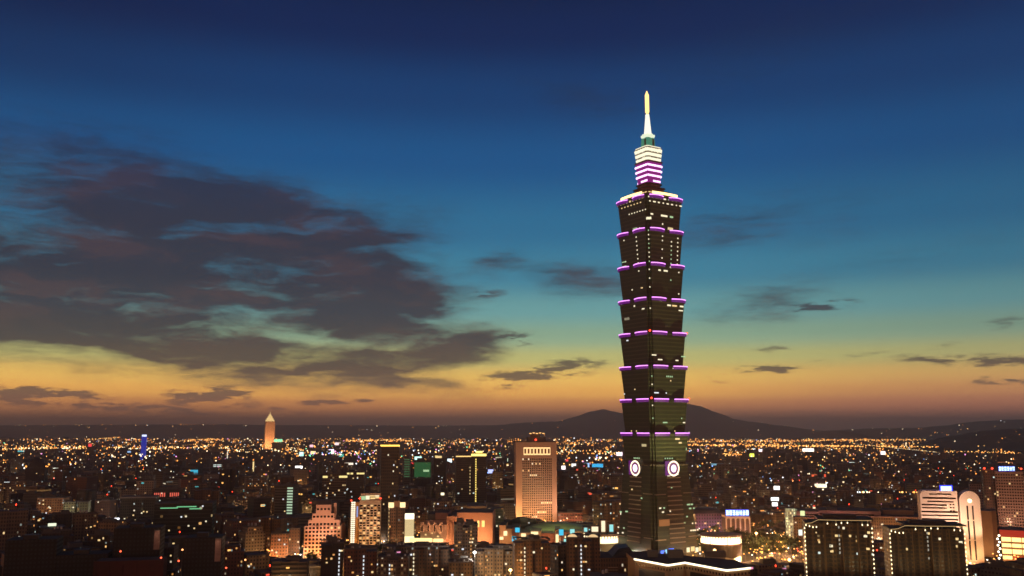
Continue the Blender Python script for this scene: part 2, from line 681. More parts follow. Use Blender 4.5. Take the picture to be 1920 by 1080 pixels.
def write_labels():
    sets = {}
    for o, kind, extra, X, Y, Z, grp in AUTO:
        px, py = px_at(X, Y, Z)
        best = None
        for h in HEROES:
            hx = (h['l'] + h['r']) / 2
            hy = (h['top'] + h['bot']) / 2
            dx, dy = px - hx, py - hy
            dd = math.hypot(max(0, abs(dx) - (h['r'] - h['l']) / 2), 1.6 * max(0, abs(dy) - (h['bot'] - h['top']) / 2)) + 0.15 * abs(dx)
            if best is None or dd < best[0]:
                if abs(dx) > (h['r'] - h['l']) / 2 + 6:
                    side = 'left of' if dx < 0 else 'right of'
                else:
                    side = 'behind' if Y > h['Y'] else 'in front of'
                best = (dd, h['ph'], side, math.hypot(dx, dy))
        sets.setdefault((kind, extra, best[1], best[2]), []).append((best[3], o))
    for (kind, extra, ph, side), lst in sets.items():
        lst.sort(key=lambda t: t[0])
        for i, (d, o) in enumerate(lst):
            if len(lst) == 1:
                t = f"{kind} {extra} {side} the {ph}" if extra else f"{kind} {side} the {ph}"
            elif i >= 19:
                t = f"{kind} {extra} among the farthest ones {side} the {ph}"
            else:
                t = f"{kind} {extra}, {ORD[min(i, 19)]} {side} the {ph}" if extra else f"{kind}, {ORD[min(i, 19)]} {side} the {ph}"
            o['label'] = ' '.join(t.split())

# ------------------------------------------------------------------ ground, roads, hills
def sheet(name, pts, z, mat):
    b = MB()
    b.face([(x, y, z) for x, y in pts], mat)
    o = b.build(name)
    o['kind'] = 'structure'
    return o


GROUND = solid('dark_ground', (0.045, 0.043, 0.04), 0.95, 0, 0.4, 0.02)
ROAD = solid('asphalt', (0.05, 0.05, 0.052), 0.7, 0, 0.3, 0.08)
PAVE = solid('pavement_slabs', (0.16, 0.15, 0.14), 0.85, 0, 0.3, 0.15)
HILL = solid('wooded_hill', (0.035, 0.040, 0.026), 0.95, 0, 0.45, 0.004)
LAWN = solid('park_lawn', (0.030, 0.042, 0.018), 0.95, 0, 0.4, 0.03)
sheet('ground', [(-30000, -400), (30000, -400), (30000, 42000), (-30000, 42000)], 0.0, GROUND)
# the river beyond the city, crossed by the lit bridge
sheet('river', [(1200, 8200), (7200, 7600), (7200, 8100), (1200, 8750)], 0.06, solid('river_water', (0.012, 0.016, 0.022), 0.12, 0, 0.1))


def road(px0, y0, px1, y1, w):
    a = Vector((x_at(px0, y0), y0, 0))
    b_ = Vector((x_at(px1, y1), y1, 0))
    n = (b_ - a).normalized().cross(Vector((0, 0, 1)))
    P = [a + n * w / 2, b_ + n * w / 2, b_ - n * w / 2, a - n * w / 2]
    mb = MB()
    mb.face([(p.x, p.y, 0.012) for p in P], ROAD)
    # lane lines and the two kerbed pavements belong to the road
    white = solid('road_paint', (0.7, 0.7, 0.68), 0.6)
    L = (b_ - a).length
    t = (b_ - a).normalized()
    k = 0.0
    while k < L:
        for off in (-w / 4, 0, w / 4):
            q = a + t * k + n * off
            q2 = q + t * 4
            mb.face([(q.x + n.x * .1, q.y + n.y * .1, 0.02), (q2.x + n.x * .1, q2.y + n.y * .1, 0.02), (q2.x - n.x * .1, q2.y - n.y * .1, 0.02), (q.x - n.x * .1, q.y - n.y * .1, 0.02)], white)
        k += 10
    for s in (-1, 1):
        o0, o1 = s * w / 2, s * (w / 2 + 4)
        poly = [a + n * o0, a + n * o1, b_ + n * o1, b_ + n * o0]
        if s > 0:
            poly.reverse()
        mb.prism([(p.x, p.y) for p in poly][::-1], 0.0, 0.14, PAVE, PAVE)
    o = mb.build('road')
    o['kind'] = 'structure'
    return a, b_


ROADS = [(420, 905, 760, 1120, 24), (1390, 900, 1480, 1010, 22), (1310, 1180, 1510, 1235, 20), (1010, 960, 1480, 890, 26)]
for r_ in ROADS:
    road(*r_)
sheet('park', [(x_at(1308, 1010), 1020), (x_at(1500, 1010), 1010), (x_at(1500, 1330), 1330), (x_at(1310, 1330), 1330)], 0.006, LAWN)


def ridge(name, prof, Y, depth, seed, rows=14):
    """a hill range whose crest follows (px, py) at distance Y, with slopes falling away to the ground in front and behind"""
    rnd = random.Random(seed)
    b = MB()
    cols = []
    px0, px1 = prof[0][0], prof[-1][0]
    n = int((px1 - px0) / 6)
    wig = [rnd.uniform(-1, 1) for _ in range(n + 2)]
    for i in range(n + 1):
        px = px0 + (px1 - px0) * i / n
        for (xa, ya), (xb, yb) in zip(prof, prof[1:]):
            if xa <= px <= xb:
                t = (px - xa) / (xb - xa)
                t = t * t * (3 - 2 * t) * 0.5 + t * 0.5
                py = ya + (yb - ya) * t
                break
        h = max(2.0, z_at(py + 0.35 * wig[i], Y))
        cols.append((px, h))
    grid = []
    for j in range(rows + 1):
        v = j / rows * 2 - 1
        f = (1 - v * v) ** 1.3
        row = []
        for i, (px, h) in enumerate(cols):
            Yj = Y + v * depth / 2
            hh = h * f * (1 + (0.10 * math.sin(i * 0.7 + j * 1.9 + seed) * (1 - f)))
            row.append((x_at(px, Y, h) + 0.02 * v * depth * math.sin(i * .31), Yj, hh - 1.0))
        grid.append(row)
    for j in range(rows):
        for i in range(len(cols) - 1):
            b.face([grid[j][i], grid[j][i + 1], grid[j + 1][i + 1], grid[j + 1][i]], HILL)
    o = b.build(name)
    o['kind'] = 'structure'
    return o


ridge('hill', [(-260, 808), (-120, 799), (60, 797), (250, 796), (400, 795), (520, 797), (640, 797), (800, 798), (900, 797), (1000, 799), (1120, 806)], 16500, 5200, 3)
ridge('hill', [(860, 806), (930, 797), (985, 792), (1045, 790), (1075, 782), (1105, 772), (1132, 767), (1152, 772), (1180, 778), (1215, 771), (1250, 762), (1284, 756), (1302, 760),
               (1328, 771), (1368, 785), (1398, 790), (1448, 797), (1520, 806)], 15000, 4600, 5)
ridge('hill', [(1560, 807), (1640, 803), (1720, 802), (1790, 797), (1832, 790), (1885, 787), (1980, 785), (2100, 790)], 12500, 3600, 8)
ridge('hill', [(1725, 838), (1770, 828), (1812, 815), (1852, 807), (1905, 803), (1985, 799), (2100, 800)], 5600, 1500, 11)

# ------------------------------------------------------------------ the great tower
TX, TY, TRZ = 152.0, 982.0, R(32.0)
tower = tag(empty('skyscraper', (TX, TY, 0), TRZ), 'soaring dark pagoda-like skyscraper of flared stages edged with violet light, white glowing spire', 'skyscraper')
hero('great tower', 1158, 1300, 172, 1045, TY, 52, TX)
TGLASS = facade('tower_glass', (0.040, 0.046, 0.022), 1.5, 4.2, 0.86, 0.62, 0.010, 0.9, (0.016, 0.024, 0.012), [(1, .8, .4), (.7, 1, .5), (1, .9, .6)], line=0.7, rough=0.45, group_rows=True)
TFRAME = solid('tower_frame', (0.075, 0.066, 0.048), 0.5)
TDARK = solid('tower_recess', (0.012, 0.012, 0.012), 0.4)
VIOLET = emit('violet_strip', (0.88, 0.30, 1.0), 2.1)
VIOLET_D = emit('violet_painted_glow', (0.30, 0.015, 0.42), 0.42)  # emission painted in for the strips' spill under the eaves
RED = emit('red_lamp', (1.0, 0.05, 0.02), 5.0)
WHITE_HOT = emit('white_hot', (1.0, 0.92, 0.70), 4.0)
LITW = [emit('window_warm', (1.0, 0.70, 0.30), 1.1), emit('window_pale', (1.0, 0.88, 0.58), 1.2), emit('window_green', (0.62, 0.95, 0.50), 0.7), emit('window_white', (0.92, 0.96, 1.0), 1.1), emit('window_amber', (1.0, 0.45, 0.12), 0.8)]


def rot4(x, y, k):
    for _ in range(k % 4):
        x, y = -y, x
    return x, y


def notched(s, n):
    q = [(s, -(s - 2 * n)), (s, s - 2 * n), (s - n, s - 2 * n), (s - n, s - n), (s - 2 * n, s - n), (s - 2 * n, s)]
    P = []
    for k in range(4):
        P += [rot4(x, y, k) for x, y in q[1:]]
    return P


def ring(s, n, z):
    return [(x, y, z) for x, y in notched(s, n)]


NOTCH = 2.0
# base trunk
base = MB()
zs = [(0, 31.8), (30, 30.2), (60, 28.2), (94.5, 26.0)]
base.loft([ring(s, NOTCH * 1.2, z) for z, s in zs], TGLASS, TFRAME)
trunk = base.build('base_trunk', tower)


def base_s(z):
    for (a, sa), (b, sb) in zip(zs, zs[1:]):
        if a <= z <= b:
            return sa + (sb - sa) * (z - a) / (b - a)
    return zs[-1][1]


STRIPE = solid('pale_floor_band', (0.34, 0.26, 0.20), 0.6)
PANEL = facade('tower_base_panel', (0.085, 0.060, 0.036), 2.0, 4.6, 0.9, 0.55, 0.006, 0.9, (0.03, 0.022, 0.014), line=0.6, rough=0.5, group_rows=True)
for k in range(4):
    b = MB()
    w = 8.6
    lo, hi = 16.0, 84.0
    P = []
    for z in (lo, hi):
        s = base_s(z) + 0.5
        P.append([rot4(-w * s / 26, -s, k) + (z,), rot4(w * s / 26, -s, k) + (z,)])
    b.face([P[0][0], P[0][1], P[1][1], P[1][0]], PANEL, [(0, lo), (17, lo), (17, hi), (0, hi)])
    z = lo + 2
    i = 0
    while z < hi:
        s = base_s(z) + 0.5
        hw = w * s / 26
        if i not in (5, 11):
            pts = [(-hw, -s - 0.9), (hw, -s - 0.9), (hw, -s + .1), (-hw, -s + .1)]
            b.prism([rot4(x, y, k) for x, y in pts], z, z + 0.75, STRIPE, STRIPE, STRIPE)
        z += 4.6
        i += 1
    b.build('facade_panel', trunk)
    # the lower ledges that cross the outer bays
    for z, t0, t1 in ((21.5, -.95, -.5), (23, .5, .95), (46, -.42, -.1), (66, -.95, -.42), (66.5, .45, .95)):
        s = base_s(z)
        c = MB()
        c.prism([rot4(x * s, y, k) for x, y in ((t0, -s - .8), (t1, -s - .8), (t1, -s + .2), (t0, -s + .2))], z, z + .7, STRIPE, STRIPE, STRIPE)
        c.build('ledge', trunk)
# cornice between trunk and first stage
b = MB()
b.loft([ring(26.4, 2.2, 94.5), ring(26.6, 2.2, 96.2)], TFRAME, TFRAME, TFRAME)
b.build('cornice', tower)


def coin(k):
    """the round gate-like disc of light hung on each face"""
    fx, fy = rot4(0, -26.6, k)
    a = k * math.pi / 2
    ca, sa = math.cos(a), math.sin(a)

    def P(x, z, out):
        return (fx + x * ca + out * sa, fy + x * sa - out * ca, z)
    zc = 92.0
    b = MB()
    n = 28
    for r0, r1, o0, o1, m in ((6.4, 7.9, 1.4, 1.4, emit('coin_ring', (1.0, 0.78, 0.50), 2.6)), (4.6, 6.4, 1.2, 1.2, emit('coin_band', (0.42, 0.14, 0.30), 0.55))):
        for i in range(n):
            t0, t1 = 2 * math.pi * i / n, 2 * math.pi * (i + 1) / n
            b.face([P(r0 * math.cos(t0), zc + r0 * math.sin(t0), o0), P(r1 * math.cos(t0), zc + r1 * math.sin(t0), o1), P(r1 * math.cos(t1), zc + r1 * math.sin(t1), o1), P(r0 * math.cos(t1), zc + r0 * math.sin(t1), o0)][::-1], m)
            if r1 > 7:
                b.face([P(r1 * math.cos(t0), zc + r1 * math.sin(t0), 0), P(r1 * math.cos(t1), zc + r1 * math.sin(t1), 0), P(r1 * math.cos(t1), zc + r1 * math.sin(t1), 1.4), P(r1 * math.cos(t0), zc + r1 * math.sin(t0), 1.4)], TFRAME)
    o = b.build('coin_disc', tower)
    c = MB()
    hot = emit('coin_core', (1.0, 0.62, 0.95), 2.4)
    c.face([P(x, zc + z, 1.5) for x, z in [(3.6 * math.cos(2 * math.pi * i / 16), 3.9 * math.sin(2 * math.pi * i / 16)) for i in range(16)]], hot)
    c.build('coin_core', o)
    d = MB()
    d.face([P(x, zc + z, 0.9) for x, z in ((-11, -7), (-4.5, -7), (-4.5, 7.5), (-11, 7.5))], VIOLET_D)
    d.build('glow_panel', o)


for k in range(4):
    coin(k)

STAGE_Z = [96.2, 128.0, 163.0, 197.5, 233.0, 269.0, 306.0, 343.6, 380.0]
S_TOP, S_BOT = 26.6, 23.9


def arc_ledge(k, t0, t1, s, z):
    """one outward-bowed ledge on face k; returns ledge mesh builder and its light strip"""
    led, st = MB(), MB()
    n = 10
    top, low, lip = [], [], []
    for i in range(n + 1):
        u = i / n
        t = s * (t0 + (t1 - t0) * u)
        bow = 0.8 + 3.0 * (1 - (2 * u - 1) ** 2)
        top.append(rot4(t, -s - bow, k))
        low.append(rot4(t, -s - bow * 0.55, k))
        lip.append(rot4(t, -s - bow - 0.22, k))
    inn = [rot4(s * (t0 + (t1 - t0) * i / n), -s + 0.3, k) for i in range(n + 1)]
    for i in range(n):
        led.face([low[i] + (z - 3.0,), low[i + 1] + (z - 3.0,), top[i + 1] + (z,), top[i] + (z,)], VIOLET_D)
        led.face([top[i] + (z,), top[i + 1] + (z,), inn[i + 1] + (z,), inn[i] + (z,)], TFRAME)
        led.face([inn[i] + (z - 3.0,), inn[i + 1] + (z - 3.0,), low[i + 1] + (z - 3.0,), low[i] + (z - 3.0,)], TFRAME)
        st.face([top[i] + (z - 0.4,), top[i + 1] + (z - 0.4,), lip[i + 1] + (z - .25,), lip[i] + (z - .25,)], VIOLET)
        st.face([lip[i] + (z - .25,), lip[i + 1] + (z - .25,), lip[i + 1] + (z + .55,), lip[i] + (z + .55,)], VIOLET)
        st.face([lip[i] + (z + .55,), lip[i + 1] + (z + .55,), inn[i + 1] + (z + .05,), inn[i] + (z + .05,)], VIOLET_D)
    return led, st


trnd = random.Random(41)
for m in range(8):
    z0, z1 = STAGE_Z[m], STAGE_Z[m + 1]
    b = MB()
    b.loft([ring(S_BOT, NOTCH, z0), ring(S_TOP, NOTCH, z1)], TGLASS, TFRAME, TFRAME)
    stage = b.build('flared_stage', tower)
    # dark reveal where the next stage stands back
    led_all = []
    for k in range(4):
        for t0, t1 in ((-.885, -.125), (.15, .905)):
            if k == 3:
                t0, t1 = -t1, -t0
            led, st = arc_ledge(k, t0, t1, S_TOP, z1)
            lo = led.build('eave', stage)
            st.build('light_strip', lo)
    # lit rooms of this stage, on the two seen faces (k=0 right, k=3 left)
    H = z1 - z0

    def lit(k, t, fl, w, mat, h=1.6):
        z = z0 + (fl + 0.5) * H / 8
        s = S_BOT + (S_TOP - S_BOT) * (z - z0) / H + 0.12
        x, y = rot4(t * S_TOP, -s, k)
        pane(stage, mat, x, y, z, w, h, k * math.pi / 2, 'lit_window')
    if m == 7:
        for i in range(9):
            lit(0, -.88 + i * .21, 7, trnd.uniform(1.2, 4.2), LITW[i % 3 if i % 3 else 1], 1.5)
            lit(3, -.85 + i * .2, 7, trnd.uniform(1.0, 3.2), LITW[i % 2])
        for i in range(8):
            lit(0, -.82 + i * .235, 6, trnd.uniform(1.2, 4.0), LITW[1], 1.3)
        for i in range(7):
            lit(3, .86 - i * .17, 4, 1.3, LITW[1], 1.2)
            lit(3, .6 - i * .2, 6, 1.5, LITW[0], 1.2)
        lit(0, -.7, 3, 3.4, LITW[1])
        lit(0, -.05, 3, 9.0, LITW[1], 1.9)
        lit(0, .34, 3, 4.5, LITW[2], 1.9)
        lit(0, -.12, 1, 1.4, LITW[1])
        lit(3, .42, 0, 1.2, LITW[1])
    elif m == 6:
        for fl in range(0, 8):
            for k, t, on in ((0, -.2, fl in (1, 3, 5, 6)), (0, .28, fl < 6), (0, .62, True), (3, .28, True), (3, -.5, fl in (1, 6))):
                if on:
                    lit(k, t, fl, 1.3, LITW[2] if (k == 0 and t == .28 and fl < 4) else LITW[1], 1.3)
        for fl in (0, 1):
            lit(3, -.6, fl, 7, LITW[2], .9)
    elif m == 5:
        lit(0, -.4, 6, 3.2, LITW[1]); lit(0, -.08, 6, 5.5, LITW[1]); lit(0, .18, 7, 2, LITW[1])
        for k, t, fl in ((0, .62, 6), (3, .4, 6), (0, .2, 4), (0, .64, 1), (3, -.1, 2)):
            lit(k, t, fl, 1.4, LITW[2 if fl == 4 else 1], 1.3)
        lit(3, .5, 2, 3.0, LITW[0], 1.0)
    elif m == 4:
        lit(0, -.4, 7, 3.5, LITW[1]); lit(0, .05, 6, 5, LITW[1]); lit(0, .34, 6, 6.5, LITW[0]); lit(0, .68, 5, 6, LITW[1], 1.1); lit(0, .72, 6, 5, LITW[1])
        lit(3, .65, 7, 6, LITW[1], 1.1); lit(3, .6, 5, 4, LITW[1], 1.2); lit(3, .08, 6, 2, LITW[1]); lit(3, -.7, 7, 1.5, LITW[3])
    elif m in (3, 2, 1):
        for _ in range(6):
            lit(trnd.choice((0, 0, 3)), trnd.uniform(-.8, .8), trnd.randrange(8), trnd.choice((1.2, 1.4, 3, 6)), trnd.choice(LITW[:4]), 1.2)
        if m == 2:
            for i in range(4):
                lit(0, -.15 + i * .09, 5, 1.2, LITW[2])
    else:
        for i in range(4):
            lit(0, -.3 + i * .12, 1, 1.6, LITW[2], 1.2); lit(3, .1 - i * .1, 1, 1.6, LITW[2], 1.2)
        lit(0, .3, 6, 6, LITW[0], 1.8); lit(0, .45, 5, 4, LITW[0], 1.6)
    # the lamps that climb the recessed near corner
    if m in (1, 2, 4, 5, 6):
        for fl in range(8):
            if trnd.random() < (.95 if m == 6 else .45):
                z = z0 + (fl + .5) * H / 8
                s = S_BOT + (S_TOP - S_BOT) * (z - z0) / H
                pane(stage, LITW[2 if trnd.random() < .5 else 1], -s + NOTCH + .9, -s + NOTCH - .15, z, 1.2, 1.3, 0, 'corner_lamp')
    if m in (1, 3):
        for p in ((-S_TOP - .5 + NOTCH, -S_TOP - .5 + NOTCH), (S_TOP + .4, -S_TOP + NOTCH)):
            c = MB()
            c.lathe([(0.2, 0), (1.0, .5), (1.0, 1.5), (.3, 2.0)], RED, 8)
            c.build('red_beacon', stage, (p[0], p[1], z1))

# lit rooms and shop fronts of the trunk
def tlit(k, t, z, w, mat, h=1.6):
    s = base_s(z) + 0.55
    x, y = rot4(t * s, -s, k)
    pane(trunk, mat, x, y, z, w, h, k * math.pi / 2, 'lit_window')


for k, t, z, w, c in ((0, .62, 55, 4, 2), (0, .78, 55, 3, 2), (0, .68, 51, 3, 2), (0, .86, 51, 2, 2), (0, -.7, 53, 2.6, 1), (0, -.52, 53, 2, 2), (0, -.58, 49, 2.6, 1), (0, -.25, 49.5, 1.5, 1), (0, .72, 36, 1.6, 1),
                      (0, .86, 36, 1.6, 1), (0, .62, 29, 2, 1), (0, .76, 29, 5, 1), (0, .92, 29.2, 2, 1), (0, .36, 37, 2, 2), (3, -.45, 47, 4, 2), (3, -.78, 46, 3, 2), (3, -.85, 30, 2, 1), (3, -.6, 25, 2.4, 1),
                      (3, -.85, 24, 2, 1), (3, -.55, 30, 2, 2), (0, .1, 86, 9, 1), (0, -.22, 85, 4, 1), (3, 0.0, 84.5, 3, 1), (0, -.12, 73, 2, 2), (0, .5, 43, 2, 2), (3, .35, 62, 2, 2), (3, -.2, 70, 2, 0)):
    tlit(k, t, z, w, LITW[c], 1.4)
SIGNB = emit('blue_shopfront', (0.10, 0.22, 1.0), 1.6)
for i, (t, w, m) in enumerate(((-.66, 5, SIGNB), (-.48, 4, emit('cyan_shopfront', (.35, .75, 1), 1.4)), (-.3, 7, SIGNB), (-.05, 3, LITW[1]), (.42, 4, LITW[1]), (.62, 5, LITW[0]), (.8, 4, LITW[1]), (.93, 2.4, LITW[0]))):
    z = 9.5 + (i % 3) * .6
    s = base_s(z) + .55
    x, y = rot4(t * s, -s, 0)
    pane(trunk, m, x, y, z, w, 4.6, 0, 'shop_front')
tl = pane(trunk, emit('orange_screen', (.75, .26, .07), .4), *(rot4(-.55 * base_s(38.5), -base_s(38.5) - .55, 0)), 38.5, 14, 6.5, 0, 'lit_panel')

# stepped crown above the stages
b = MB()
b.loft([ring(26.2, 2, 380.0), ring(26.2, 2, 382.2)], TFRAME, TFRAME)
b.build('parapet', tower)
for k in range(4):
    b = MB()
    s = 25.2
    hot = emit('crown_floodband', (1.0, 0.66, 0.24), 3.2)
    pts = [rot4(t * s, -s - 0.5 - 1.4 * (1 - (t / .72) ** 2), k) for t in [-.72 + 1.44 * i / 10 for i in range(11)]]
    inn = [rot4(t * s, -s + 2.5, k) for t in [-.72 + 1.44 * i / 10 for i in range(11)]]
    for i in range(10):
        b.face([pts[i] + (382.3,), pts[i + 1] + (382.3,), pts[i + 1] + (385.0,), pts[i] + (385.0,)], hot)
        b.face([pts[i] + (385.0,), pts[i + 1] + (385.0,), inn[i + 1] + (385.0,), inn[i] + (385.0,)], TFRAME)
    b.build('flood_band', tower)
b = MB()
CROWN = solid('crown_bronze', (0.14, 0.075, 0.05), 0.5)
for s0, s1, z0, z1 in ((16.0, 15.4, 382.2, 389.5), (13.0, 12.2, 389.5, 394.5), (10.6, 9.6, 394.5, 399.5)):
    b.loft([ring(s0, 1.2, z0), ring(s1, 1.2, z1)], CROWN, CROWN)
    b.loft([ring(s0 + .7, 1.2, z1 - .9), ring(s0 + .7, 1.2, z1)], TFRAME, TFRAME, TFRAME)
crown = b.build('crown_terrace', tower)
for k in (0, 3):
    for i in range(7):
        x, y = rot4(-13 + i * 4.3, -16.0, k)
        pane(crown, LITW[0], x, y, 386.8, 3.2, 0.9, k * math.pi / 2, 'lit_window')
# violet lantern, widening upward
b = MB()
MAG = emit('magenta_wall', (0.40, 0.015, 0.30), 0.55)
b.loft([ring(9.2, .8, 399.5), ring(10.8, .8, 423.2)], MAG, TFRAME)
lantern = b.build('violet_lantern', tower)
PINKB = emit('pink_band', (1.0, 0.58, 1.0), 2.2)
for i, zc in enumerate((402.2, 408.0, 413.8, 419.6)):
    s = 9.2 + 1.6 * (zc - 399.5) / 23.7 + .35
    for k in range(4):
        for t0, t1 in ((-.98, .22), (.28, .86)):
            if i == 0 and t0 < 0:
                t0 = -.2
            P = [rot4(t * s, -s, k) for t in (t0, t1)]
            I = [rot4(t * s, -s + .5, k) for t in (t0, t1)]
            c = MB()
            c.prism([P[0], P[1], I[1], I[0]], zc - 1.0, zc + 1.05, PINKB, PINKB, PINKB)
            c.build('light_band', lantern)
b = MB()
b.loft([ring(11.5, .8, 423.2), ring(11.7, .8, 424.8)], CROWN, CROWN, CROWN)
b.build('cornice', tower)
# white lit observation tiers
b = MB()
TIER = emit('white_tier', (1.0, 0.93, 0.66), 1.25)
TIER_D = facade('tier_balustrade', (0.3, 0.28, 0.2), 1.4, 2.0, .55, .6, 0.9, 1.0, (.03, .03, .03), [(1, .9, .6), (1, .95, .8)])
tz = 424.8
for i, s in enumerate((10.2, 10.7, 11.2)):
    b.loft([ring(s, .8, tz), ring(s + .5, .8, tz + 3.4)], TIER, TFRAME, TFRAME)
    b.loft([ring(s + .1, .8, tz + 3.4), ring(s + .1, .8, tz + 5.2)], TIER_D, TFRAME)
    tz += 5.2
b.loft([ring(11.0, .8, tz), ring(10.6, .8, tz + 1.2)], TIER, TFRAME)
b.build('lit_tier', tower)
# green lit drum and white flared ring
b = MB()
GREEN = emit('green_glass', (0.10, 0.42, 0.26), 0.50)
b.loft([ring(6.3, .6, 441.0), ring(5.7, .6, 453.0)], GREEN, TFRAME)
drum = b.build('green_drum', tower)
for k in range(4):
    x, y = rot4(2.4, -6.2, k)
    pane(drum, solid('drum_shutter', (.10, .08, .05)), x, y, 447, 2.6, 9, k * math.pi / 2, 'shutter')
b = MB()
RINGM = emit('spire_ring', (0.86, 0.96, 0.70), 1.0)
n = 32
rr = [[], [], [], []]
for i in range(n):
    t = 2 * math.pi * i / n
    w = 1 + .10 * math.cos(8 * t)
    for lst, r, z in zip(rr, (5.4, 7.0, 7.2, 4.8), (452.6, 454.0 + .5 * math.cos(8 * t), 456.4 + .5 * math.cos(8 * t), 457.6)):
        lst.append((r * w * math.cos(t), r * w * math.sin(t), z))
b.loft(rr, RINGM, RINGM, RINGM)
b.build('flared_ring', tower)
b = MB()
b.lathe([(4.4, 457.4), (3.7, 463), (2.9, 472), (2.2, 480), (2.3, 481)], emit('spire_cone', (1.0, 0.93, 0.74), 1.3), 16)  # floodlit white of the cone put in as emission
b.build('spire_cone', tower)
b = MB()
b.lathe([(1.3, 481), (1.3, 483), (2.2, 484), (2.2, 504), (1.4, 506), (0.4, 509)], emit('spire_lamp', (1.0, 0.58, 0.18), 2.4, True), 12)
b.build('spire_lamp', tower)

# ------------------------------------------------------------------ buildings one can name
W_DARK = solid('dark_window', (0.014, 0.012, 0.011), 0.2, 0, .1)


def hb(name, phrase, label, cat, l, r, top, bot, Y, turn=0.0, group=None):
    """an Empty at the middle of the front foot of a building seen between photo columns l..r, roof at row `top`, at distance Y"""
    H = z_at(top, Y)
    X = x_at((l + r) / 2, Y, H * .6)
    W = (r - l) / FPX * (Y * math.cos(PITCH) + (H * .6 - CAM_Z) * math.sin(PITCH))
    e = tag(empty(name, (X, Y, 0), -math.atan2(X, Y) * 0.5 + turn), label, cat, group)
    hero(phrase, l, r, top, bot, Y, max(W * .8, 22), X)
    return e, W, H


def zrow(py, Y):
    return z_at(py, Y)


def roof_bits(parent, W, D, H, seed, n=3, y0=0.0):
    rnd = random.Random(seed)
    b = MB()
    for (x0, x1, y0_, y1) in ((-W / 2 - .25, W / 2 + .25, y0 - .25, y0 + .35), (-W / 2 - .25, W / 2 + .25, y0 + D - .35, y0 + D + .25), (-W / 2 - .25, -W / 2 + .35, y0 + .35, y0 + D - .35), (W / 2 - .35, W / 2 + .25, y0 + .35, y0 + D - .35)):
        b.box(x0, x1, y0_, y1, H, H + 1.3, ROOF)
    b.build('parapet', parent)
    for i in range(n):
        w, d, h = rnd.uniform(.12, .3) * W, rnd.uniform(.15, .35) * D, rnd.uniform(2.5, 6)
        c = MB()
        x, y = rnd.uniform(-.3, .3) * W, y0 + rnd.uniform(.25, .75) * D
        c.box(x - w / 2, x + w / 2, y - d / 2, y + d / 2, H, H + h, SHED, ROOF)
        c.build('roof_hut', parent)


# --- broad orange-lit office tower with a glowing loggia at the top
e, W, H = hb('office_tower', 'orange gridded office tower', 'tall floodlit orange office tower with a fine window grid and glowing slots under its roof', 'office tower', 967, 1044, 829, 978, 1300, R(4))
D = 34
OR_W = solid('orange_stone', (0.46, 0.29, 0.21), 0.8, 0, .12, .05)
b = MB()
b.box(-W / 2, W / 2, 0, D, 0, H, OR_W, ROOF)
b.box(-W / 2, -W / 2 + W * .155, -1.2, 0, 0, H, OR_W)
b.box(W / 2 - W * .115, W / 2, -1.2, 0, 0, H, OR_W)
b.box(-W / 2 + W * .155, W / 2 - W * .115, -1.2, 0, H - 5, H, OR_W)
wall = b.build('wall', e)
gx0, gx1 = -W / 2 + W * .155, W / 2 - W * .115
spots = []
nx, nz = 16, 28
zt = H - 22
order = []
for j in range(nz):
    for i in range(nx):
        x = gx0 + (i + .5) * (gx1 - gx0) / nx
        z = 4 + (j + .5) * (zt - 4) / nz
        lit = (j == 25 and 3 < i < 11 and i % 2) or (j == 20 and i in (4, 5, 6, 7)) or (j == 8 and i > 9) or (j == 4 and 7 < i < 13) or (j == 2 and 4 < i < 8) or (j in (27, 22) and i in (0, 3))
        m = LITW[0] if (lit and (i * 7 + j) % 3) else (LITW[1] if lit else W_DARK)
        spots.append((0 if lit else 1, (m, x, 0.02, z, (gx1 - gx0) / nx * .60, (zt - 4) / nz * .66, 0)))
spots.sort(key=lambda t: t[0])
pane_grid(e, [s for _, s in spots])
for i in range(8):
    x = gx0 + 2 + (i + .5) * (gx1 - gx0 - 4) / 8
    w = (gx1 - gx0 - 4) / 8
    o = pane(e, emit('loggia_glow', (1.0, 0.62, 0.26), 1.6), x, -.1, H - 12.5, w * .93, 10.5, 0, 'lit_slot')
    q = MB()
    q.box(-w * .27, w * .27, -.75, -.2, -3.4, 3.4, solid('loggia_pier', (.22, .06, .04)))
    q.build('slot_infill', o).scale = (1 / (w * .93), 1, 1 / 10.5)
roof_bits(e, W, D, H, 4, 0)
b = MB()
b.box(-W * .2, W * .25, 8, 26, H, H + 7, SHED, ROOF)
b.box(-W * .12, W * .12, 12, 22, H + 7, H + 11, CROWN, ROOF)
b.build('roof_plant_room', e)
b = MB()
for i in range(5):
    b.box(-W * .15 + i * 4.6, -W * .15 + i * 4.6 + 3, 10.8, 11.8, H + 11.5 + (i % 2) * .8, H + 12.4 + (i % 2) * .8, emit('roof_lamp', (1, .5, .15), 2.4))
b.build('roof_lamp_row', e)
b = MB()
b.lathe([(.3, 0), (1.3, .6), (1.3, 1.8), (.3, 2.4)], RED, 8)
b.build('red_beacon', e, (0, 6, H + 2))
spot(e, (-W * .55, -26, 2), (-W * .30, 0, 40), 150000, 100)
spot(e, (W * .1, -30, 2), (W * .1, 0, 52), 100000, 105, (1, .58, .3))
spot(e, (W * .55, -30, 2), (W * .45, 0, 60), 90000, 85, (1.0, .56, .42))

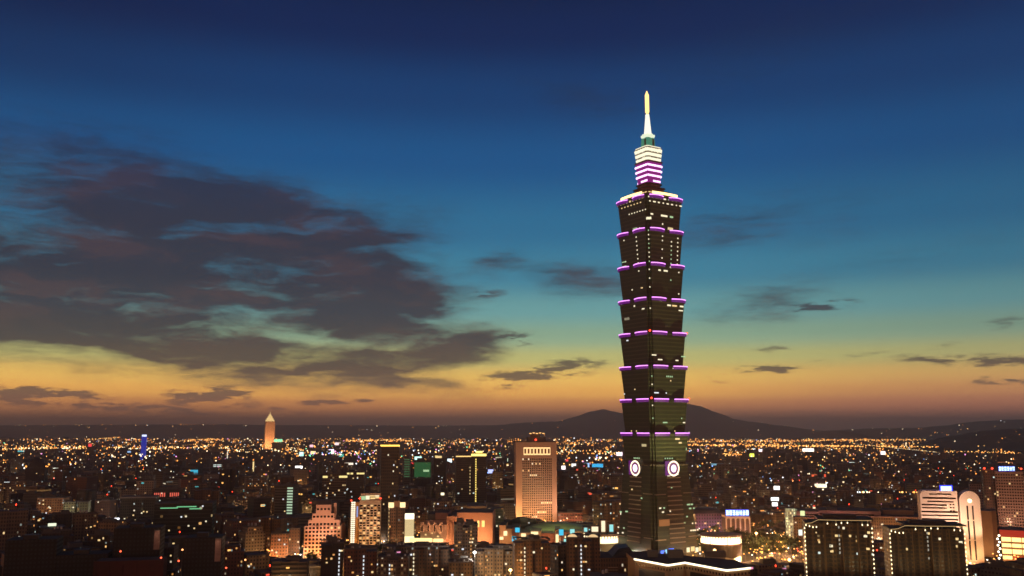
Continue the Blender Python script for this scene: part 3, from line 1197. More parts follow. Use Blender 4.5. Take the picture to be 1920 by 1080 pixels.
# --- stepped peach office block with square windows
e, W, H = hb('stepped_office', 'stepped peach office block', 'peach floodlit office block stepping up on both sides, with even square windows', 'office block', 571.5, 639, 946, 1052, 950, R(3))
D = 24
PEACH = solid('peach_tile', (0.50, 0.30, 0.22), 0.7, 0, .1, .08)
cw = W / 10.4
rows = [(-5.2, 5.2, 988), (-4.15, 5.0, 976), (-3.1, 4.15, 965), (-2.1, 3.2, 958), (-2.1, 2.1, 946)]
tops = {}
b = MB()
zprev = 0
steps = [(-5.2, 5.2, 986), (-4.15, 4.8, 975), (-3.1, 3.2, 962.5), (-2.05, 2.2, 946.5)]
for a, c, py in steps:
    z = zrow(py, 950)
    b.box(a * cw, c * cw, (zprev > 0) * .8, D - (zprev > 0) * .8, zprev, z, PEACH, ROOF)
    zprev = z
b.build('wall', e)
spots = []
fz = 3.72
for i in range(10):
    for j in range(16):
        x, z = (-4.6 + i * 1.02) * cw, 3.4 + j * fz
        zl = 0
        for a, c, py in steps:
            zz = zrow(py, 950)
            if zl <= z - 1 and z + 1.6 < zz and a * cw < x - .9 and x + .9 < c * cw:
                spots.append((LITW[0] if (i, j) in ((7, 8), (9, 8), (1, 1), (3, 0)) else W_DARK, x, 0.02 + (zl > 0) * .8, z, 2.05, 2.0, 0))
            zl = zz
pane_grid(e, spots)
b = MB()
for i in range(11):
    b.box((-5.2 + i * 1.02) * cw, (-5.2 + i * 1.02) * cw + .5, -.45, 0, 0, zrow(988, 950), PEACH)
b.build('pilaster', e)
b = MB()
b.box(2.9 * cw, 3.7 * cw, 6, 10, zrow(975, 950), zrow(944, 950), PEACH, ROOF)
b.build('stair_tower', e)
b = MB()
b.box(-3.6 * cw, 2.0 * cw, 14, D + 6, zrow(948, 950), zrow(940, 950), SHED, ROOF)
b.build('roof_hut', e)
for x in (-.42, -.05, .35):
    spot(e, (x * W, -14, 1), (x * W, 0, 20), 30000, 100, (1, .46, .17))
spot(e, (0.1 * W, -34, 12), (0, 0, 44), 95000, 65, (1, .56, .38))

# --- pale hotel slab with a ladder of white lights on its flank
e, W, H = hb('hotel_tower', 'pale balconied hotel', 'pale hotel tower with lit balconies and a bright ladder of light on its flank', 'hotel', 657, 713, 938, 1036, 985, R(2))
D = 22
HOT_W = solid('cream_render', (0.48, 0.36, 0.26), 0.75, 0, .1, .08)
x0 = -W / 2 + W * .29
b = MB()
b.box(x0, W / 2, 0, D, 0, H, HOT_W, ROOF)
b.box(-W / 2, x0, 3, D - 2, 0, H - 2, solid('amber_side_wall', (.40, .22, .08)), ROOF)
b.box(x0 + 1, W / 2 - .6, 4, D - 4, H, zrow(925.5, 985), HOT_W, ROOF)
b.build('wall', e)
lad = pane(e, emit('ladder_light', (1.0, .86, .62), 1.5), -W / 2 + 2.6, 2.9, H * .53, 4.2, H * .88, 0, 'light_ladder')
q = MB()
for i in range(24):
    q.box(-.55, .55, -.3, -.14, -.5 + i / 24, -.5 + i / 24 + .010, DARKM)
q.box(-.03, .03, -.3, -.14, -.5, .5, DARKM)
q.build('ladder_rail', lad)
spots = []
nx, nz = 6, 18
bw = (W / 2 - x0) / nx
for j in range(nz):
    for i in range(nx):
        z = 9 + j * (H - 12) / nz
        x = x0 + (i + .5) * bw
        m = LITW[0] if (i * 5 + j * 3) % 11 < 2 else (LITW[4] if (i * 3 + j) % 7 == 0 else W_DARK)
        spots.append((m, x, -.02, z, bw * .66, 1.5, 0))
pane_grid(e, spots)
b = MB()
for j in range(nz):
    z = 9 + j * (H - 12) / nz - 1.5
    for i in range(nx):
        x = x0 + (i + .5) * bw
        b.box(x - bw * .42, x + bw * .42, -1.0, 0, z, z + .75, HOT_W)
b.build('balcony_rail', e)
spots = []
for i, (fx, fz, w, h, m) in enumerate(((.14, .30, 4.5, 4, LITW[2]), (.36, .36, 4, 4, LITW[1]), (.62, .25, 5, 1.6, LITW[0]), (.86, .35, 4, 1.5, LITW[0]), (.62, .6, 6, 1.2, LITW[0]), (.85, .6, 4, 1.2, LITW[1]))):
    pane(e, m, x0 + 1 + fx * (W / 2 - x0 - 2), 3.9, H + fz * (zrow(925.5, 985) - H), w, h, 0, 'crown_window')
for sx_ in (-W / 2 + .5, x0, W / 2 - .4):
    c = MB()
    c.lathe([(.2, 0), (.8, .4), (.8, 1.2), (.2, 1.6)], RED, 8)
    c.build('red_beacon', e, (sx_, 1, H + (1 if sx_ > -W / 3 else -1)))
pane(e, emit('blue_banner', (.35, .5, 1), .8), x0 - 2.2, 2.9, H - 12, 1.4, 11, 0, 'vertical_sign')
spot(e, (x0 - 2, -4, 1), (x0 - 4, 3, 26), 22000, 90, (1, .5, .12))
spot(e, (W * .2, -18, 1), (W * .2, 0, 18), 30000, 110, (1, .52, .2))
spot(e, (W * .2, -34, 14), (W * .2, 0, 46), 62000, 70, (1, .6, .34))

# --- brown tower with a small dome and lit lantern corners
e, W, H = hb('domed_tower', 'domed brown tower', 'slim brown tower with a dark dome between two brightly lit corner lanterns', 'tower', 729, 759, 952, 1024, 1005, R(8))
D = 17
b = MB()
BRN = facade('brown_tile', (0.21, 0.115, 0.07), 2.4, 3.4, .6, .5, .05, .8, bays=.4)
b.box(-W / 2, W / 2, 0, D, 0, H, BRN, ROOF)
b.box(-.35, .35, -.3, 0, 0, H, DARKM)
b.build('wall', e)
for sx_ in (-1, 1):
    c = MB()
    c.box(sx_ * W * .36 - 2.7, sx_ * W * .36 + 2.7, 1, 6, H, H + 5.5, emit('lantern_glow', (1, .74, .36), 1.6), ROOF)
    c.build('corner_lantern', e)
c = MB()
c.box(-3, 3, 1.4, 8, H, H + 7, solid('brown_stone', (.35, .2, .12)), ROOF)
c.lathe([(3.6, H + 7), (3.3, H + 9), (2.2, H + 11), (.6, H + 12.3)], DARKM, 14, cx=0, cy=5)
c.lathe([(.25, H + 12.3), (.12, H + 16)], DARKM, 6, cx=0, cy=5)
c.build('dome', e)
c = MB()
for i in range(9):
    c.box(-W / 2 - .3, -W / 2 + .3, -.4, .1, 14 + i * 4.1, 15.5 + i * 4.1, LITW[0])
c.build('light_strip', e)
spot(e, (-W * .3, -14, 1), (0, 0, 34), 30000, 80)

# --- tall dark tower with a single lit roof line
e, W, H = hb('dark_tower', 'yellow-topped dark tower', 'tall unlit dark tower with one bright yellow line of light along its roof edge', 'tower', 713.5, 747, 834, 1005, 1060, R(6))
D = 24
DK = facade('black_glass_grid', (0.060, 0.043, 0.028), 2.2, 3.6, .62, .6, .012, .8, rough=.5, line=.5)
b = MB()
b.box(-W / 2, W / 2, 0, D, 0, H - 1.8, DK, ROOF)
b.build('wall', e)
b = MB()
b.box(-W / 2 - .3, W / 2 + .6, -.5, D, H - 1.8, H, emit('yellow_roofline', (1.0, .62, .10), 2.2), ROOF)
b.build('lit_cornice', e)
for i, (fx, fz) in enumerate(((.18, .62), (.2, .74), (.22, .8), (.4, .78), (-.1, .9), (.3, .5), (-.3, .42), (.05, .3))):
    pane(e, LITW[(0, 1, 3)[i % 3]], fx * W, -.02, fz * H, 1.2, 1.6, 0, 'lit_window')

# --- pair of dark slabs, the right one with a dotted ladder of yellow lights
e, W, H = hb('twin_slab', 'twin dark slabs', 'two joined dark slabs, yellow roof glow and a dotted vertical line of yellow lights', 'office block', 855, 912, 854, 946, 1600, R(5))
D = 26
TW = facade('dark_band_office', (0.085, 0.055, 0.035), 3.0, 3.6, .9, .45, .02, .7, line=.9)
b = MB()
b.box(-W / 2, -W * .0, 0, D, 0, H, TW, ROOF)
b.box(0, W / 2, 3, D, 0, H + 4, TW, ROOF)
b.build('wall', e)
b = MB()
b.box(-W / 2 - .4, -.1, -.6, 0, H - 2.4, H - .6, emit('amber_roofline', (1, .62, .2), 1.5))
b.box(-.0 + .1, W / 2, 2.2, 2.95, H - 1.2, H + 2.8, emit('yellow_crown_glow', (1, .75, .18), 2.2))
b.box(W * .16, W * .38, 8, 14, H + 4, H + 7, emit('yellow_crown_glow', (1, .75, .18), 2.2))
b.build('crown_light', e)
b = MB()
for i in range(20):
    b.box(W * .14, W * .14 + 1.7, 2.4, 2.95, 5 + i * 3.9, 7.5 + i * 3.9, emit('ladder_yellow', (1, .72, .16), 1.6))
b.build('light_ladder', e)
b = MB()
for i in range(9):
    b.box(-W * .05, -W * .05 + 1.2, -.5, -.05, 22 + i * 5.5, 24 + i * 5.5, LITW[0])
b.build('stair_light', e)

# --- glowing white screen wall and its yellow piers
e, W, H = hb('glowing_facade', 'glowing cream light wall', 'narrow building front glowing cream-white from top to foot', 'shop building', 759, 776, 963, 1016, 1055, R(2))
b = MB()
b.box(-W / 2 - .6, W / 2 + .6, 0.3, 16, 0, H + 1, solid('grey_render', (.2, .18, .15)), ROOF)
b.build('wall', e)
GW = emit('cream_light_wall', (1.0, .74, .36), .75)
b = MB()
b.box(-W / 2, W / 2, -.3, .25, 2, H - 6, GW)
b.box(-W / 2, W / 2, -.5, .25, H - 6, H, emit('cream_light_top', (1.0, .90, .66), 2.6))
b.build('light_wall', e)
b = MB()
b.box(-W / 2 - .4, W / 2 + .4, -2.2, -.5, 4, 13, emit('bright_entrance', (1, .82, .42), 1.9))
b.build('lit_entrance', e)
for l_, r_ in ((779.5, 783), (788, 792)):
    pass

# --- pink department store, stepped back, floodlit
e, W, H = hb('department_store', 'pink stepped department store', 'broad pink department store stepping down in terraces, floodlit orange from below', 'department store', 786, 925, 962, 1026, 1030, R(-4))
D = 60
PINK = solid('pink_stone', (0.47, 0.25, 0.165), 0.8, 0, .12, .06)
PINKL = solid('pale_pink_tile', (0.50, 0.33, 0.27), 0.8, 0, .12, .06)
Y_ = 1030


def xx(px, Y=Y_):
    return (px - (786 + 925) / 2) / FPX * Y


b = MB()
b.box(xx(856), xx(921), 6, D, 0, H, PINK, ROOF_D)
b.build('main_block', e)
b = MB()
b.box(xx(838), xx(856) - .1, 0, D - 8, 0, zrow(968, Y_), PINK, ROOF_D)
for i in range(3):
    b.box(xx(839 + i * 6), xx(842 + i * 6), -1.5, 0, 0, zrow(976 + 4 * i, Y_), PINK)
b.build('corner_block', e)
b = MB()
b.box(xx(815), xx(838) - .1, 10, D - 10, 0, zrow(963, Y_), PINK, ROOF_D)
b.box(xx(800), xx(815) - .1, 12, D - 12, 0, zrow(966, Y_), SHED, ROOF_D)
b.build('upper_terrace', e)
b = MB()
b.box(xx(790), xx(838) - .15, 1, 9.9, 0, zrow(984, Y_), PINKL, ROOF_D)
b.box(xx(798), xx(838) - .2, 5, 9.9, zrow(984, Y_), zrow(976, Y_), PINKL, ROOF_D)
for k in range(4):
    x = xx(793 + k * 11.5)
    b.box(x - 1.9, x + 1.9, -.4, 1, 0, zrow(979, Y_), PINKL)
b.build('lower_terrace', e)
for k in range(4):
    pane(e, W_DARK, xx(793 + k * 11.5), -.45, zrow(991, Y_), 1.3, 6.5, 0, 'tall_window')
for i, px in enumerate((895, 904)):
    pane(e, emit('gold_niche', (1, .66, .2), 1.5), xx(px), 5.9, zrow(983, Y_), 2.2 + i, 7, 0, 'lit_niche')
for px, py in ((800, 1003), (812, 1000), (822, 1006), (846, 1012)):
    pane(e, LITW[0], xx(px), .85 if px < 838 else -.2, zrow(py, Y_), 2.4, 1.6, 0, 'lit_window')
b = MB()
b.box(xx(772), xx(812), -6, -1.2, 10.5, 14, emit('canopy_gold', (1, .74, .3), 1.7))
b.box(xx(815), xx(832), -6, -1.2, 10.5, 13.5, emit('canopy_gold', (1, .74, .3), 1.7))
b.build('lit_canopy', e)
for px, w_, tx in ((905, 60000, 905), (880, 50000, 880), (846, 22000, 846), (800, 16000, 800), (822, 20000, 822)):
    spot(e, (xx(px), -16, 3), (xx(tx), 4, 24), w_, 110, (1, .48, .2))

# --- glass office behind the store
e, W, H = hb('glass_office', 'grey-green glass office', 'grey-green glass office block with a beige band on top behind a pink store', 'office block', 876, 943, 949, 990, 1110, R(-3))
b = MB()
GO = facade('grey_green_glass', (0.16, 0.15, 0.11), 2.6, 3.4, .8, .6, .08, .8, (.04, .05, .04))
b.box(-W / 2, W * .02, 0, 26, 0, H, solid('beige_stone', (.33, .23, .14)), ROOF)
b.box(W * .02 + .05, W / 2, 1, 24, 0, H - 2.5, GO, ROOF)
b.build('wall', e)
for fx in (-.38, -.22, -.1):
    pane(e, LITW[0], fx * W, -.03, H - 5, 3.5, 2, 0, 'lit_window')
for fx, fz in ((.2, .55), (.33, .45), (.4, .7), (.12, .62)):
    pane(e, LITW[1], fx * W, .96, fz * H, 1.6, 1.8, 0, 'lit_window')
spot(e, (-W * .3, -16, 24), (-W * .25, 0, H - 4), 9000, 100)

# --- shopping mall with a vaulted green roof
e, W, H = hb('shopping_mall', 'green-roofed mall', 'low shopping mall with green vaulted roof, orange lit walls and cyan screens', 'shopping mall', 938, 1106, 992, 1024, 1040, R(-2))
Y_ = 1040


def xm(px):
    return (px - 1022) / FPX * Y_


MALL = solid('mall_stone', (0.46, 0.28, 0.17), 0.75, 0, .15, .06)
MALLR = solid('mall_red_stone', (0.34, 0.13, 0.09), 0.75, 0, .15, .06)
b = MB()
x = xm(938)
for i, (pa, pb, py, dy, m) in enumerate(((938, 950, 986, 4, MALL), (950, 962, 992, 2, MALL), (974, 996, 999, 0, MALL), (996, 1015, 995, -2, MALL), (1015, 1040, 1000, 1, MALLR), (1040, 1050, 992, -2, MALL), (1050, 1068, 997, 1, MALLR), (1068, 1090, 996, 0, MALL), (1090, 1106, 992, -1, MALL), (962, 974, 990, 6, MALLR))):
    b.box(xm(pa) + .05, xm(pb) - .05, dy, 40 + dy, 0, zrow(py, Y_), m, ROOF_D)
b.build('mall_front', e)
# roof: a long low vault
b = MB()
VA = solid('green_roof_copper', (0.15, 0.19, 0.09), 0.55, 0, .2, .1)
n = 12
xa, xb = xm(982), xm(1106)
for i in range(24):
    u0, u1 = i / 24, (i + 1) / 24
    for j in range(n):
        def pt(u, j):
            a = math.pi * j / n
            e_ = math.sin(math.pi * min(max(u, 0.02), .98)) ** .45
            return (xa + (xb - xa) * u, 52 - math.cos(a) * 34, 15 + math.sin(a) * 10.0 * e_)
        b.face([pt(u0, j), pt(u1, j), pt(u1, j + 1), pt(u0, j + 1)], VA)
roof = b.build('vaulted_roof', e)
b = MB()
RIB = solid('roof_rib', (.18, .2, .12), .5)
for i in range(1, 24, 2):
    u = i / 24
    e_ = math.sin(math.pi * u) ** .45
    for j in range(n):
        P = []
        for jj in (j, j + 1):
            a = math.pi * jj / n
            P.append((xa + (xb - xa) * u, 52 - math.cos(a) * 34.2, 15.2 + math.sin(a) * 10.2 * e_))
        b.tube(P[0], P[1], .22, .22, RIB, 4)
b.build('roof_rib', roof)
b = MB()
b.box(xm(982), xm(1106), 41, 80, 0, 15, MALLR, ROOF_D)
b.build('hall', e)
CY = emit('cyan_screen', (0.05, 0.62, 0.92), 1.0)
CY2 = emit('pale_cyan_screen', (0.35, 0.88, 0.86), 1.0)
for px, py, w, h, m in ((972, 994, 5, 5, CY), (1051.5, 998, 5, 6.5, CY), (1071.5, 997, 5, 6, CY2), (1100, 995, 5, 4, CY2), (966, 1011, 5, 5.5, CY), (960.5, 1027, 4.5, 5, CY), (1058, 1018, 2.5, 9, CY2)):
    Yq = Y_ - 4
    o = pane(e, m, xm(px), -4.2, zrow(py, Yq), w, h, 0, 'screen')
    q = MB()
    q.box(-.56, .56, -.02, .2, -.56, .56, DARKM)
    q.build('screen_frame', o)
for px, py, w, h in ((1003, 1006, 8, 11), (983, 1005, 5, 6), (950, 1000, 4, 5), (1044, 1010, 3, 10), (1029, 1030, 5, 7), (1060, 1006, 3, 2), (943, 1009, 4, 3)):
    pane(e, emit('mall_window', (1, .78, .4), 1.5), xm(px), -3.2, zrow(py, Y_), w, h, 0, 'lit_window')
for px, tx_ in ((1000, 1005), (1035, 1030), (1070, 1060), (1090, 1085)):
    spot(e, (xm(px), -8, 38), (xm(tx_), 42, 22), 26000, 110, (.95, .9, .45), name='roof_floodlight')  # spots added in mid-air to brighten the green vault
for px in (945, 962, 985, 1005, 1027, 1046, 1062, 1082):
    spot(e, (xm(px), -15, 2), (xm(px), 2, 11), 6500, 120, (1, .52, .2))

# --- round-cornered mall wing right of it, with a bright belt
e, W, H = hb('mall_wing', 'bright-belted mall wing', 'curved mall wing with one dazzling belt of light and two lit boxes on its roof', 'shopping mall', 1100, 1160, 1000, 1040, 985, R(2))
prof = []
b = MB()
n = 14
pl = []
for i in range(n + 1):
    a = math.pi + math.pi * i / n
    pl.append((W / 2 * math.cos(a), 10 + 12 * math.sin(a) * 1.0))
pl += [(W / 2, 40), (-W / 2, 40)]
pl_out = [(x * 1.02, y * 1.0 - .4) for x, y in pl]
z1, z2 = zrow(1019, 985), zrow(1006, 985)
b.prism(pl, 0, z1, solid('olive_wall', (.26, .21, .10)), ROOF_D)
b.prism(pl, z2 - .01, z2 + 2.2, MALL, ROOF_D)
b.build('wall', e)
b = MB()
b.prism(pl_out, z1 + .02, z2 - .03, emit('belt_light', (1, .82, .46), 2.4), ROOF_D)
b.build('light_belt', e)
b = MB()
for i in range(16):
    a = math.pi + math.pi * (i + .5) / 16
    x, y = (W / 2 + .8) * math.cos(a), 10 + 13 * math.sin(a) - .5
    b.box(x - .35, x + .35, y - .3, y + .5, z2 - 2.2, z2 + 1, MALLR)
b.build('belt_bracket', e)
for l_, r_, t_, m in ((1112, 1124, 990, LITW[1]), (1130, 1137, 979, LITW[1]), (1145, 1152, 986, CY2), (1098, 1104, 992, CY2)):
    c = MB()
    xa_, xb_ = (l_ - 1130) / FPX * 985, (r_ - 1130) / FPX * 985
    c.box(xa_ - 1, xb_ + 1.5, 14, 24, z2 + 2.2, zrow(t_ - 1, 990) + .6, MALL, ROOF_D)
    o = c.build('roof_box', e)
    pane(o, m, (xa_ + xb_) / 2, 13.9, (z2 + 2.6 + zrow(t_, 990)) / 2 + .6, xb_ - xa_, max(2, zrow(t_, 990) - z2 - 3), 0, 'lit_panel')

# --- long front building with a line of light along its cornice
e, W, H = hb('retail_podium', 'podium with glowing cornice', 'long tan podium building with one unbroken white line of light along its zigzag cornice', 'retail building', 1199, 1405, 1050, 1080, 760, 0)
Y_ = 760
TAN = solid('tan_stone', (0.42, 0.28, 0.14), 0.8, 0, .12, .08)


def at(px, py, Y, z=None):
    return (x_at(px, Y, z if z is not None else z_at(py, Y)) - e.location.x, Y - e.location.y)


Hc = 28.5
cr = [(1190, 1047), (1252, 1058.5), (1284, 1053.5), (1362, 1068), (1380, 1066.5), (1406, 1063.5)]
pts = []
for px, py in cr:
    Yd = (CAM_Z - Hc) / math.tan(math.atan((py - 540) / FPX) - PITCH)
    pts.append((x_at(px, Yd, Hc) - e.location.x, Yd - e.location.y))
e.rotation_euler = (0, 0, 0)
poly = pts + [(pts[-1][0] + 2, pts[-1][1] + 46), (pts[0][0] - 2, pts[0][1] + 60)]
PODW = facade('podium_wall', (0.44, 0.29, 0.14), 4.2, 4.4, .28, .5, .0, .5)
b = MB()
b.prism(poly, 0, Hc - 1.2, TAN, ROOF_D)
b.build('wall', e)
b = MB()
for (a, c) in zip(pts, pts[1:]):
    d = Vector((c[0] - a[0], c[1] - a[1], 0))
    nrm = Vector((d.y, -d.x, 0)).normalized()
    q = [(a[0] + nrm.x * .9, a[1] + nrm.y * .9), (c[0] + nrm.x * .9, c[1] + nrm.y * .9), c, a]
    b.prism(q, Hc - 1.2, Hc + .2, emit('cornice_light', (1, .86, .58), 2.6, True), ROOF_D)
b.build('cornice_light', e)
for si, (a, c) in enumerate(zip(pts, pts[1:])):
    d = Vector((c[0] - a[0], c[1] - a[1], 0))
    ln = d.length
    fc = math.atan2(d.y, d.x)
    k = int(ln / 3.3)
    for i in range(k):
        t = (i + .7) / k
        pane(e, W_DARK, a[0] + d.x * t, a[1] + d.y * t, Hc - 4.2, 1.3, 1.7, fc, 'window')
    if ln > 25:
        o = pane(e, solid('dark_glazing', (.03, .02, .014), .3), a[0] + d.x * .52, a[1] + d.y * .52, Hc - 14, ln * .78, 15, fc, 'glazed_bay')
b = MB()
for (x0, x1, y0, y1, h) in ((-18, -6, 14, 22, 5), (14, 30, 18, 26, 3.5), (-34, -26, 20, 26, 4)):
    b.box(x0, x1, y0, y1, Hc - 1.15, Hc + h, SHED, ROOF)
b.build('roof_hut', e)
for px, py, yy, m in ((1325, 1043, 30, LITW[2]), (1325, 1050, 30, LITW[2])):
    pass

# dark wing to the left with a black canted roof
e, W, H = hb('dark_hall', 'wedge-roofed dark hall', 'dark brown hall under a black wedge-shaped roof beside the podium with the light line', 'hall', 1126, 1194, 1046, 1080, 800, R(6))
b = MB()
DH = facade('dark_hall_wall', (0.10, 0.06, 0.035), 2.2, 4, .5, .55, .02, .5)
b.box(-W / 2, W / 2, 0, 40, 0, H, DH, ROOF_D)
b.build('wall', e)
b = MB()
zt_ = zrow(1025, 812)
b.loft([[(-W * .12, 8, H), (W / 2, 8, H), (W / 2, 38, H), (-W * .12, 38, H)], [(W * .08, 12, zt_ - 1.5), (W * .36, 10, zt_), (W * .40, 34, zt_), (W * .08, 34, zt_ - 1)]], DARKM, DARKM)
b.build('wedge_roof', e)
b = MB()
for k in range(4):
    b.box(-W * .3, -W * .02, -.5, 0, H - 8 - k * 2.2, H - 7.5 - k * 2.2, solid('pale_rail', (.4, .3, .2)))
b.build('rail', e)

# --- drum-shaped building crowned by a bright belt
e, W, H = hb('drum_building', 'white-belted drum building', 'grey ribbed drum building crowned by a white-hot belt of light', 'round building', 1318, 1396, 1007, 1058, 905, 0)
b = MB()
cx = W * .13
zc1, zc2 = zrow(1024, 900), zrow(1010, 900)
b.lathe([(W * .36, 0), (W * .36, zc1)], facade('ribbed_drum', (.17, .13, .10), 1.6, 40, .45, .96, 0, 1, (.06, .045, .035)), 32, cx=cx, cy=20)
b.lathe([(W * .50, zc1 - .8), (W * .50, zc1 + .4)], MALLR, 32, cx=0, cy=22)
b.lathe([(W * .50, zc2), (W * .50, zc2 + 1.6)], MALL, 32, cx=0, cy=22)
b.build('wall', e)
b = MB()
b.lathe([(W * .49, zc1 + .42), (W * .49, zc2 - .02)], emit('belt_white', (1, .86, .50), 3.2, True), 32, cx=0, cy=22, top=False, bottom=False)
b.build('light_belt', e)
b = MB()
for i in range(22):
    a = math.pi + math.pi * (i + .5) / 22
    x, y = W * .5 * math.cos(a), 22 + W * .5 * math.sin(a)
    b.box(x - .3, x + .3, y - .35, y + .2, zc2 - 2.4 if i % 6 else zc1 + .4, zc2, MALLR)
b.build('belt_bracket', e)
b = MB()
SC = solid('pale_screen_wall', (.5, .42, .32))
b.loft([[(cx - 4, .4, 2), (cx + 3.5, -.6, 2), (cx + 3.5, 0, 2), (cx - 4, 1, 2)], [(cx - 4, .4, 10.5), (cx + 3.5, -.6, 9), (cx + 3.5, 0, 9), (cx - 4, 1, 10.5)]], SC, SC)
b.loft([[(cx + 3.6, -.6, 2), (cx + 11, .4, 2), (cx + 11, 1, 2), (cx + 3.6, 0, 2)], [(cx + 3.6, -.6, 9), (cx + 11, .4, 11.5), (cx + 11, 1, 11.5), (cx + 3.6, 0, 9)]], SC, SC)
b.build('folded_screen', e)
for i in range(4):
    pane(e, LITW[2], cx - 2.5 + i * 4, -1.2, 1.6, 2.8, 1.6, 0, 'shop_front')

# --- small white arcaded tower with a blue-white sign on the roof
e, W, H = hb('arcade_tower', 'white arcaded tower', 'small white tower of tall arches under a blazing blue-white rooftop sign', 'office building', 1362, 1406, 968, 1008, 1140, R(6))
WHT = solid('white_tile', (0.56, 0.46, 0.44), 0.6, 0, .08, .1)
b = MB()
b.box(-W / 2, W / 2, 0.8, 26, 0, H, solid('dark_back_wall', (.13, .08, .07)), ROOF)  # darker wall behind the arches
b.box(-W / 2 - .3, W / 2 + .3, -.6, 26.3, H - 2.2, H, WHT, ROOF)
b.build('wall', e)
b = MB()
for i in range(6):
    x = -W / 2 + i * W / 5
    b.box(x - .75, x + .75, -.6, .8, 0, H - 2.25, WHT)
for i in range(5):     # arch heads
    xc = -W / 2 + (i + .5) * W / 5
    r = W / 10 - .75
    prev = None
    for k in range(9):
        a = math.pi * k / 8
        p = (xc + r * math.cos(a), H - 2.25 - r + r * math.sin(a) * .9)
        if prev:
            b.loft([[(p[0], -.6, p[1]), (prev[0], -.6, prev[1]), (prev[0], .8, prev[1]), (p[0], .8, p[1])], [(p[0], -.6, H - 2.26), (prev[0], -.6, H - 2.26), (prev[0], .8, H - 2.26), (p[0], .8, H - 2.26)]], WHT)
        prev = p
b.build('arcade', e)
for i in range(5):
    spot(e, (-W / 2 + (i + .5) * W / 5, -9, 2), (-W / 2 + (i + .5) * W / 5, 0, 15), 2600, 110, (1, .62, .5))


def glyph_sign(name, label, px0, px1, py0, py1, Y, col, strength, marks=0, halo=None, cat='sign'):
    """a rooftop sign: lit box on legs, with a frame; marks adds dark-gapped strokes like unreadable characters"""
    z0, z1 = z_at(py1, Y), z_at(py0, Y)
    xc = x_at((px0 + px1) / 2, Y, z0)
    w = (px1 - px0) / FPX * Y
    e = tag(empty(name, (xc, Y, z0), 0), label, cat)
    b = MB()
    if marks:
        b.box(-w / 2, w / 2, .1, .5, 0, z1 - z0, halo, DARKM)
        b.build('backboard', e)
        b = MB()
        rnd = random.Random(marks)
        cw = w / marks
        for i in range(marks):
            x0 = -w / 2 + i * cw + cw * .12
            m = emit(name + '_mark', col, strength)
            for s in range(3):
                if rnd.random() < .8:
                    zz = (z1 - z0) * (.15 + .28 * s)
                    b.box(x0, x0 + cw * .74, -.2, .09, zz, zz + (z1 - z0) * .15, m)
            for s in range(2):
                if rnd.random() < .7:
                    b.box(x0 + cw * (.1 + .42 * s), x0 + cw * (.26 + .42 * s), -.2, .09, (z1 - z0) * .12, (z1 - z0) * .88, m)
        b.build('lettering', e)
    else:
        b.box(-w / 2, w / 2, -.3, .5, 0, z1 - z0, emit(name + '_' + str(tuple(round(c, 2) for c in col)) + str(strength), col, strength), DARKM)
        b.build('lit_panel', e)
    if halo and not marks:
        m = emit(name + '_neon_tube', halo, 1.6)  # the sign's halo of glare built as added glowing bars
        b = MB()
        for (x0, x1, za, zb) in ((-w * .62, w * .62, -.9, -.3), (-w * .62, w * .62, z1 - z0 + .3, z1 - z0 + .9), (-w * .62, -w * .53, -.3, z1 - z0 + .3), (w * .53, w * .62, -.3, z1 - z0 + .3)):
            b.box(x0, x1, -.1, .3, za, zb, m)
        b.build('halo_border', e)
    return e, w, z1 - z0


glyph_sign('rooftop_sign', 'blazing blue-white sign on the roof of a white arcaded tower', 1361.5, 1404, 955.5, 967.5, 1141, (.50, .74, 1.0), 3.0, 7, emit('blue_backboard', (.05, .09, 1.0), 1.5))

# --- low dark purple hall
e, W, H = hb('purple_hall', 'dim purple hall', 'dim hall washed in deep purple light beside a white arcaded tower', 'hall', 1304, 1360, 954, 1000, 1200, R(10))
b = MB()
PH = facade('purple_hall_wall', (.16, .08, .13), 3.4, 4.2, .5, .55, .02, .6)
b.box(-W / 2, W / 2, 0, 40, 0, H - 6, PH, ROOF_D)
b.build('wall', e)
b = MB()
n = 10
ring_ = []
for zf, sc in ((0, 1), (.5, .93), (.85, .75), (1, .5)):
    ring_.append([(W * .5 * sc * math.cos(2 * math.pi * k / 20), 20 + 20 * sc * math.sin(2 * math.pi * k / 20), H - 6 + 6 * zf) for k in range(20)])
b.loft(ring_, solid('dark_dome_roof', (.06, .05, .07)), DARKM)
b.build('domed_roof', e)
for i in range(4):
    pane(e, LITW[0 if i % 2 else 2], -W * .4 + i * W * .22, -.05, 6 + (i % 2) * 7, 2.6, 1.8, 0, 'lit_window')
spot(e, (-W * .3, -12, 2), (-W * .2, 0, 12), 5000, 120, (.5, .2, 1))
spot(e, (W * .2, -12, 2), (W * .2, 0, 12), 3500, 120, (.5, .2, 1))


